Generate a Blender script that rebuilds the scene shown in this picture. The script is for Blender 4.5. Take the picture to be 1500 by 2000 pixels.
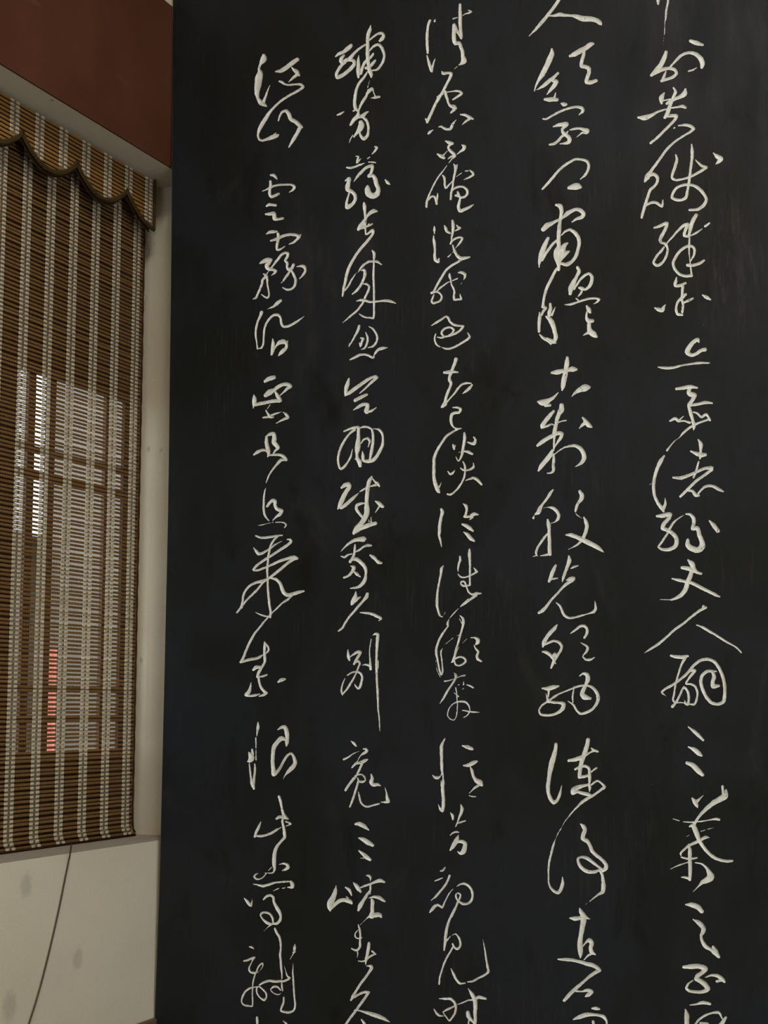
import bpy, bmesh, math, random
import numpy as np
from mathutils import Vector

# ------------------------------------------------------------------ clear
for o in list(bpy.data.objects):
    bpy.data.objects.remove(o, do_unlink=True)
SC = bpy.context.scene
COL = SC.collection
random.seed(7)

# ------------------------------------------------------------------ camera
F_PX = 3000.0                       # focal length in pixels of the 1500 x 2000 frame
PITCH = math.atan(383.0 / F_PX)
YAW = math.atan(1313.0 * math.cos(PITCH) / F_PX)
EYE = np.array([0.0, 0.0, 1.55])
cam = bpy.data.cameras.new('camera')
cam.sensor_fit = 'VERTICAL'; cam.sensor_height = 36.0; cam.sensor_width = 27.0
cam.lens = F_PX / 2000.0 * 36.0
cam.clip_start = 0.05; cam.clip_end = 200
camo = bpy.data.objects.new('camera', cam); COL.objects.link(camo)
camo.location = EYE
camo.rotation_euler = (math.pi / 2 + PITCH, 0, YAW)
SC.camera = camo

FW = np.array([-math.sin(YAW) * math.cos(PITCH), math.cos(YAW) * math.cos(PITCH), math.sin(PITCH)])
RT = np.array([math.cos(YAW), math.sin(YAW), 0.0])
UP = np.cross(RT, FW)
def on_plane(px, py, axis, value):
    """where the line of sight through a photo pixel meets the plane axis = value"""
    d = FW * F_PX + RT * (px - 750.0) - UP * (py - 1000.0)
    return EYE + d * ((value - EYE[axis]) / d[axis])
def to_pixel(x, y, z):
    dx, dy, dz = x - EYE[0], y - EYE[1], z - EYE[2]
    w = dx * FW[0] + dy * FW[1] + dz * FW[2]
    a = dx * RT[0] + dy * RT[1] + dz * RT[2]
    b = dx * UP[0] + dy * UP[1] + dz * UP[2]
    return 750.0 + F_PX * a / w, 1000.0 - F_PX * b / w

# ------------------------------------------------------------------ sky, lamps, exposure
world = bpy.data.worlds.new('overcast_sky'); SC.world = world
world.use_nodes = True
bg = world.node_tree.nodes['Background']
bg.inputs['Color'].default_value = (0.90, 0.95, 1.0, 1)
bg.inputs['Strength'].default_value = 4.2
SC.view_settings.view_transform = 'Standard'
SC.view_settings.look = 'None'
SC.view_settings.gamma = 1.0
SC.view_settings.use_curve_mapping = False
SC.view_settings.exposure = 0.0
LAMPS = [(-0.55, 1.3, 40.0), (1.5, -1.2, 16.0)]          # ceiling lamps: x, y, watts
LAMP_COLOR = (1.0, 0.93, 0.82)

# ------------------------------------------------------------------ main dimensions (metres)
XW = -2.125        # room face of the window wall
XB = -2.259        # blind
XV = -2.211        # valance of the blind
XP = -2.292        # boarding at the back of the window recess
YJ = 3.575         # jamb of the window recess
ZSILL, ZSOF, ZRED = 1.214, 3.0, 3.455
YS = 3.4325         # face of the black panel
YEND = 3.92        # end wall behind the panel
ZC = 4.25          # ceiling
Y_LEFT = 1.85      # near jamb of the window recess

# ------------------------------------------------------------------ helpers
def tag(o, label=None, cat=None, group=None, kind=None):
    if label: o['label'] = label
    if cat: o['category'] = cat
    if group: o['group'] = group
    if kind: o['kind'] = kind
    return o
def link(o, parent=None):
    COL.objects.link(o)
    if parent is not None: o.parent = parent
    return o
def empty(name, loc, label, cat, group=None):
    o = bpy.data.objects.new(name, None); o.location = loc; o.empty_display_size = 0.05
    link(o); return tag(o, label, cat, group)
def child(name, me, parent, loc=None):
    """mesh given in world coordinates (or at world position loc), parented to an object that is only translated"""
    o = bpy.data.objects.new(name, me); COL.objects.link(o); o.parent = parent
    p = Vector((0, 0, 0)); q = parent
    while q is not None:
        p += q.location; q = q.parent
    o.location = (Vector(loc) if loc is not None else Vector((0, 0, 0))) - p
    return o
def mesh(name, verts, faces, mats, smooth=False, midx=None):
    me = bpy.data.meshes.new(name); me.from_pydata([tuple(v) for v in verts], [], faces)
    for m in (mats if isinstance(mats, (list, tuple)) else [mats]): me.materials.append(m)
    if midx is not None: me.polygons.foreach_set('material_index', midx)
    if smooth: me.polygons.foreach_set('use_smooth', [True] * len(me.polygons))
    me.update(); return me
class MB:
    def __init__(s): s.v = []; s.f = []; s.m = []
    def add(s, vs, fs, m=0):
        n = len(s.v); s.v += [tuple(map(float, v)) for v in vs]
        s.f += [tuple(i + n for i in f) for f in fs]; s.m += [m] * len(fs); return s
    def box(s, x0, x1, y0, y1, z0, z1, m=0):
        vs = [(x0,y0,z0),(x1,y0,z0),(x1,y1,z0),(x0,y1,z0),(x0,y0,z1),(x1,y0,z1),(x1,y1,z1),(x0,y1,z1)]
        return s.add(vs, [(3,2,1,0),(4,5,6,7),(0,1,5,4),(1,2,6,5),(2,3,7,6),(3,0,4,7)], m)
    def bar(s, x0, x1, y0, y1, z0, z1, b, m=0):
        """box with its long (y) edges chamfered by b"""
        pr = [(x0+b,z0),(x1-b,z0),(x1,z0+b),(x1,z1-b),(x1-b,z1),(x0+b,z1),(x0,z1-b),(x0,z0+b)]
        n = 8; vs = [(x,y0,z) for x,z in pr] + [(x,y1,z) for x,z in pr]
        fs = [(i, i+n, (i+1)%n+n, (i+1)%n) for i in range(n)] + [tuple(range(n)), tuple(range(2*n-1, n-1, -1))]
        return s.add(vs, fs, m)
    def tube(s, pts, r, n=8, m=0):
        pts = [Vector(p) for p in pts]; rs = r if isinstance(r, (list, tuple)) else [r] * len(pts)
        ref = Vector((0.3, 0.1, 1)).normalized(); rings = []
        for i, p in enumerate(pts):
            t = (pts[min(i+1, len(pts)-1)] - pts[max(i-1, 0)]).normalized()
            a = t.cross(ref)
            if a.length < 1e-3: a = t.cross(Vector((1, 0, 0)))
            a.normalize(); b = t.cross(a)
            rings.append([p + (a*math.cos(2*math.pi*k/n) + b*math.sin(2*math.pi*k/n)) * rs[i] for k in range(n)])
        vs = [q for ring in rings for q in ring]; fs = []
        for i in range(len(pts)-1):
            for k in range(n):
                fs.append((i*n+k, i*n+(k+1)%n, (i+1)*n+(k+1)%n, (i+1)*n+k))
        fs += [tuple(range(n-1, -1, -1)), tuple((len(pts)-1)*n+k for k in range(n))]
        return s.add(vs, fs, m)
    def mesh(s, name, mats, smooth=False): return mesh(name, s.v, s.f, mats, smooth, s.m)
    def obj(s, name, mats, parent=None, smooth=False):
        me = s.mesh(name, mats, smooth)
        return child(name, me, parent) if parent is not None else link(bpy.data.objects.new(name, me))

# ------------------------------------------------------------------ materials
class NT:
    def __init__(s, name):
        s.mat = bpy.data.materials.new(name); s.mat.use_nodes = True
        s.t = s.mat.node_tree; s.n = s.t.nodes; s.l = s.t.links
        s.p = s.n['Principled BSDF']; s.out = s.n['Material Output']
    def new(s, typ, **kw):
        n = s.n.new(typ)
        for k, v in kw.items():
            if k in n.inputs: n.inputs[k].default_value = v
            else: setattr(n, k, v)
        return n
    def link(s, a, b): s.l.new(a, b)
    def pos(s): return s.new('ShaderNodeNewGeometry').outputs['Position']
    def mapping(s, scale=(1,1,1), rot=(0,0,0), loc=(0,0,0), src=None):
        m = s.new('ShaderNodeMapping'); m.inputs['Scale'].default_value = scale
        m.inputs['Rotation'].default_value = rot; m.inputs['Location'].default_value = loc
        s.link(src or s.pos(), m.inputs['Vector']); return m.outputs['Vector']
    def noise(s, scale, detail=3, rough=0.5, vec=None, dist=0.0):
        n = s.new('ShaderNodeTexNoise'); n.inputs['Scale'].default_value = scale
        n.inputs['Detail'].default_value = detail; n.inputs['Roughness'].default_value = rough
        n.inputs['Distortion'].default_value = dist
        s.link(vec or s.pos(), n.inputs['Vector']); return n.outputs['Fac']
    def ramp(s, fac, lo, hi, a=0.0, b=1.0):
        m = s.new('ShaderNodeMapRange'); m.interpolation_type = 'SMOOTHSTEP'
        m.inputs['From Min'].default_value = lo; m.inputs['From Max'].default_value = hi
        m.inputs['To Min'].default_value = a; m.inputs['To Max'].default_value = b
        s.link(fac, m.inputs['Value']); return m.outputs['Result']
    def math(s, op, a, b):
        m = s.new('ShaderNodeMath'); m.operation = op
        for i, v in enumerate((a, b)):
            if isinstance(v, (int, float)): m.inputs[i].default_value = v
            else: s.link(v, m.inputs[i])
        return m.outputs[0]
    def mix(s, fac, a, b):
        m = s.new('ShaderNodeMix'); m.data_type = 'RGBA'
        if isinstance(fac, (int, float)): m.inputs[0].default_value = fac
        else: s.link(fac, m.inputs[0])
        for i, v in ((6, a), (7, b)):
            if isinstance(v, tuple): m.inputs[i].default_value = (*v[:3], 1)
            else: s.link(v, m.inputs[i])
        return m.outputs[2]
    def color(s, c):
        if isinstance(c, tuple): s.p.inputs['Base Color'].default_value = (*c[:3], 1)
        else: s.link(c, s.p.inputs['Base Color'])
    def bump(s, h, strength=0.3, dist=0.002):
        b = s.new('ShaderNodeBump'); b.inputs['Strength'].default_value = strength
        b.inputs['Distance'].default_value = dist
        s.link(h, b.inputs['Height']); s.link(b.outputs['Normal'], s.p.inputs['Normal'])
    def rough(s, r, spec=0.3):
        s.p.inputs['Roughness'].default_value = r; s.p.inputs['Specular IOR Level'].default_value = spec

def plain(name, c, rough=0.6, spec=0.3, var=0.12, scale=25.0):
    t = NT(name); d = tuple(x * (1 - var) for x in c); u = tuple(min(1, x * (1 + var)) for x in c)
    t.color(t.mix(t.noise(scale, 4), d, u)); t.rough(rough, spec); return t.mat

def m_plaster():
    t = NT('cream_plaster')
    c = t.mix(t.ramp(t.noise(2.2, 4), 0.3, 0.7), (0.66, 0.595, 0.445), (0.74, 0.675, 0.52))
    c = t.mix(t.ramp(t.noise(160, 2), 0.3, 0.75, 0, 0.10), c, (0.40, 0.36, 0.30))
    # grey hand marks on the wall and the jamb (centre, radii, strength)
    spots = [(on_plane(51, 1730, 0, XW), (0.2, 0.027, 0.033), 0.34), (on_plane(152, 1873, 0, XW), (0.2, 0.026, 0.031), 0.32),
             (on_plane(19, 1965, 0, XW), (0.2, 0.032, 0.040), 0.36), (on_plane(290, 877, 1, YJ), (0.008, 0.2, 0.010), 0.5),
             (on_plane(315, 879, 1, YJ), (0.006, 0.2, 0.008), 0.4), (on_plane(276, 1290, 1, YJ), (0.006, 0.2, 0.010), 0.5),
             (on_plane(101, 196, 2, ZSOF), (0.006, 0.006, 0.2), 0.7)]
    nz = t.noise(90, 3)
    for p, r, k in spots:
        v = t.mapping(scale=tuple(1 / x for x in r), loc=tuple(-a / x for a, x in zip(p, r)))
        ln = t.new('ShaderNodeVectorMath'); ln.operation = 'LENGTH'; t.link(v, ln.inputs[0])
        d = t.math('ADD', ln.outputs['Value'], t.math('MULTIPLY', nz, 0.7))
        c = t.mix(t.ramp(d, 0.7, 1.45, k, 0.0), c, (0.27, 0.25, 0.21))
    t.color(c); t.rough(0.85, 0.15); t.bump(t.noise(240, 3), 0.25, 0.0012); return t.mat
def m_red():
    t = NT('red_brown_paint')
    c = t.mix(t.ramp(t.noise(3.0, 5, 0.6), 0.35, 0.7), (0.090, 0.030, 0.014), (0.120, 0.043, 0.022))
    c = t.mix(t.ramp(t.noise(9, 4, 0.6, t.mapping((1, 0.35, 1.6), (0.5, 0, 0))), 0.62, 0.75, 0, 0.35), c, (0.25, 0.12, 0.085))
    t.color(c); t.rough(0.6, 0.25); t.bump(t.noise(120, 3), 0.2, 0.001); return t.mat
def m_black():
    t = NT('black_lacquered_board')
    big = t.ramp(t.noise(2.4, 5, 0.6, t.mapping((1.2, 1, 0.75)), 0.7), 0.36, 0.62)
    c = t.mix(big, (0.0092, 0.0104, 0.0094), (0.0140, 0.0158, 0.0208))
    deep = t.ramp(t.noise(5.5, 5, 0.65, t.mapping((1.4, 1, 0.8), (0, 0.5, 0)), 0.8), 0.55, 0.72, 0, 0.75)
    c = t.mix(deep, c, (0.0045, 0.0048, 0.0038))
    smear = t.ramp(t.noise(4.0, 5, 0.65, t.mapping((1.5, 1, 0.6), (0, -0.3, 0), (5, 0, 2)), 0.6), 0.58, 0.74, 0, 0.55)
    c = t.mix(smear, c, (0.0330, 0.0340, 0.0300))
    # dry brush drags: narrow upright streaks in a few patches
    st = t.noise(30, 5, 0.7, t.mapping((5.0, 1, 0.30), (0, 0.12, 0)))
    patch = t.ramp(t.noise(3.2, 3, 0.5, t.mapping(loc=(3.1, 0, 7.7))), 0.50, 0.70)
    c = t.mix(t.math('MULTIPLY', t.ramp(st, 0.52, 0.74), t.math('MULTIPLY', patch, 0.62)), c, (0.050, 0.049, 0.040))
    # worn brownish patch with drags right of the topmost characters
    p = on_plane(1425, 520, 1, YS)
    v = t.mapping(scale=(1 / 0.10, 1 / 3.0, 1 / 0.22), loc=(-p[0] / 0.10, -p[1] / 3.0, -p[2] / 0.22))
    ln = t.new('ShaderNodeVectorMath'); ln.operation = 'LENGTH'; t.link(v, ln.inputs[0])
    w = t.math('MULTIPLY', t.ramp(ln.outputs['Value'], 0.2, 1.2, 1.0, 0.0), t.ramp(t.noise(26, 6, 0.75, t.mapping((3.2, 1, 0.45))), 0.42, 0.72))
    c = t.mix(t.math('MULTIPLY', w, 0.55), c, (0.060, 0.052, 0.038))
    # a few small pale nicks
    nick = t.ramp(t.noise(95, 2, 0.5, t.mapping((1, 1, 0.55), (0, 0.5, 0))), 0.78, 0.82)
    c = t.mix(t.math('MULTIPLY', nick, 0.6), c, (0.16, 0.16, 0.14))
    t.color(c)
    t.p.inputs['Specular IOR Level'].default_value = 0.20
    t.link(t.ramp(t.noise(7, 4, 0.6, t.mapping((1.6, 1, 0.5))), 0.3, 0.7, 0.46, 0.66), t.p.inputs['Roughness'])
    t.bump(t.math('ADD', t.noise(40, 6, 0.7, t.mapping((2.4, 1, 0.45))), t.math('MULTIPLY', t.noise(300, 2), 0.25)), 0.40, 0.0014)
    return t.mat
def m_chalk():
    t = NT('white_paint_in_carving')
    c = t.mix(t.ramp(t.noise(55, 4, 0.6), 0.35, 0.7), (0.73, 0.735, 0.68), (0.89, 0.90, 0.855))
    c = t.mix(t.ramp(t.noise(14, 3), 0.56, 0.70, 0, 0.5), c, (0.66, 0.59, 0.52))
    grey = t.ramp(t.noise(20, 3, 0.5, t.mapping(loc=(9, 2, 4))), 0.64, 0.76, 0, 0.55)
    c = t.mix(grey, c, (0.40, 0.42, 0.43))
    chip = t.math('MULTIPLY', t.ramp(t.noise(210, 3, 0.6, t.mapping((1.6, 1, 0.7))), 0.60, 0.66), t.ramp(t.noise(9, 3), 0.48, 0.62))
    c = t.mix(t.math('MULTIPLY', chip, 0.9), c, (0.02, 0.02, 0.018))
    t.color(c); t.rough(0.7, 0.2); t.bump(t.noise(330, 3, 0.6), 0.4, 0.0007); return t.mat
def translucent(t, col_socket_or_tuple, amount):
    tr = t.new('ShaderNodeBsdfTranslucent'); mx = t.new('ShaderNodeMixShader'); mx.inputs[0].default_value = amount
    if isinstance(col_socket_or_tuple, tuple): tr.inputs['Color'].default_value = (*col_socket_or_tuple, 1)
    else: t.link(col_socket_or_tuple, tr.inputs['Color'])
    t.link(t.p.outputs[0], mx.inputs[1]); t.link(tr.outputs[0], mx.inputs[2]); t.link(mx.outputs[0], t.out.inputs['Surface'])
def m_slat(name, tint):
    t = NT(name)
    c = t.mix(t.ramp(t.noise(6, 4, 0.6, t.mapping((1, 0.8, 60))), 0.3, 0.7), tuple(x * 0.72 for x in tint), tint)
    w = t.new('ShaderNodeTexWave'); w.wave_type = 'BANDS'; w.bands_direction = 'Y'; w.inputs['Scale'].default_value = 95
    w.inputs['Distortion'].default_value = 1.0; t.link(t.pos(), w.inputs['Vector'])
    c = t.mix(t.ramp(w.outputs['Fac'], 0.25, 0.8, 0.5, 0.0), c, tuple(x * 0.42 for x in tint))
    t.color(c); t.rough(0.6, 0.3); t.bump(w.outputs['Fac'], 0.3, 0.0008)
    translucent(t, (0.34, 0.14, 0.07), 0.12); return t.mat
def m_yarn(name, c0, c1, amount):
    t = NT(name)
    w = t.new('ShaderNodeTexWave'); w.wave_type = 'BANDS'; w.bands_direction = 'Z'; w.inputs['Scale'].default_value = 130
    w.inputs['Distortion'].default_value = 1.2; t.link(t.pos(), w.inputs['Vector'])
    c = t.mix(t.ramp(w.outputs['Fac'], 0.2, 0.75), c0, c1); t.color(c); t.rough(0.85, 0.1)
    t.bump(w.outputs['Fac'], 0.4, 0.0006); translucent(t, c, amount); return t.mat
def m_braid():
    t = NT('brown_gold_braid')
    v = t.new('ShaderNodeTexChecker'); v.inputs['Scale'].default_value = 330
    t.link(t.mapping((1, 1, 1), (0.785, 0, 0)), v.inputs['Vector'])
    c = t.mix(v.outputs['Fac'], (0.010, 0.006, 0.003), (0.11, 0.070, 0.020))
    t.color(c); t.rough(0.8, 0.15); t.bump(v.outputs['Fac'], 0.5, 0.001); return t.mat
def m_glass():
    t = NT('window_glass'); tr = t.new('ShaderNodeBsdfTransparent'); tr.inputs['Color'].default_value = (0.93, 0.95, 0.95, 1)
    gl = t.new('ShaderNodeBsdfGlossy'); gl.inputs['Roughness'].default_value = 0.03
    mx = t.new('ShaderNodeMixShader'); mx.inputs[0].default_value = 0.06
    t.link(tr.outputs[0], mx.inputs[1]); t.link(gl.outputs[0], mx.inputs[2]); t.link(mx.outputs[0], t.out.inputs['Surface']); return t.mat
def m_emit(name, c, s):
    t = NT(name); t.p.inputs['Emission Color'].default_value = (*c, 1); t.p.inputs['Emission Strength'].default_value = s
    t.color((0.8, 0.8, 0.8)); return t.mat

M = dict(plaster=m_plaster(), red=m_red(), black=m_black(), chalk=m_chalk(),
         ceiling=plain('white_ceiling', (0.70, 0.68, 0.63), 0.9, 0.1, 0.04),
         floor=plain('grey_stone_floor', (0.11, 0.10, 0.09), 0.5, 0.4, 0.2, 6),
         slat=m_slat('brown_bamboo', (0.345, 0.190, 0.064)), vslat=m_slat('ochre_bamboo', (0.46, 0.235, 0.060)),
         cream=m_yarn('cream_yarn', (0.62, 0.55, 0.42), (0.84, 0.77, 0.62), 0.25),
         tan=m_yarn('tan_yarn', (0.20, 0.155, 0.10), (0.52, 0.44, 0.31), 0.45),
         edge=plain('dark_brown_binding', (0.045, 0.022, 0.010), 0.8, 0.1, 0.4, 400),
         braid=m_braid(), wood=plain('brown_window_boards', (0.060, 0.024, 0.012), 0.6, 0.3, 0.3, 12),
         frame=plain('brown_window_frame', (0.10, 0.045, 0.025), 0.5, 0.4, 0.25, 15),
         rail=plain('brown_wood_rail', (0.14, 0.085, 0.055), 0.5, 0.35, 0.25, 30),
         glass=m_glass(), cord=plain('grey_brown_cord', (0.085, 0.066, 0.045), 0.8, 0.1, 0.2, 300),
         pale=plain('pale_grey_render', (0.36, 0.33, 0.30), 0.9, 0.1, 0.1, 2), tile=plain('grey_roof_tile', (0.10, 0.10, 0.11), 0.8, 0.2, 0.2, 8),
         tower=plain('grey_tower_render', (0.20, 0.175, 0.15), 0.9, 0.1, 0.15, 2), sill=plain('grey_cement_sill', (0.40, 0.36, 0.305), 0.85, 0.15, 0.1, 30), arris=plain('bare_board_edge', (0.62, 0.57, 0.47), 0.8, 0.1, 0.1, 60),
         lacquer=plain('red_lacquer', (0.40, 0.085, 0.055), 0.5, 0.4, 0.1, 8), ground=plain('paved_ground', (0.16, 0.155, 0.145), 0.9, 0.1, 0.15, 3),
         metal=plain('white_lamp_housing', (0.7, 0.7, 0.68), 0.4, 0.4, 0.03), diffuser=m_emit('lit_lamp_diffuser', LAMP_COLOR, 6.0))

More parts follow.
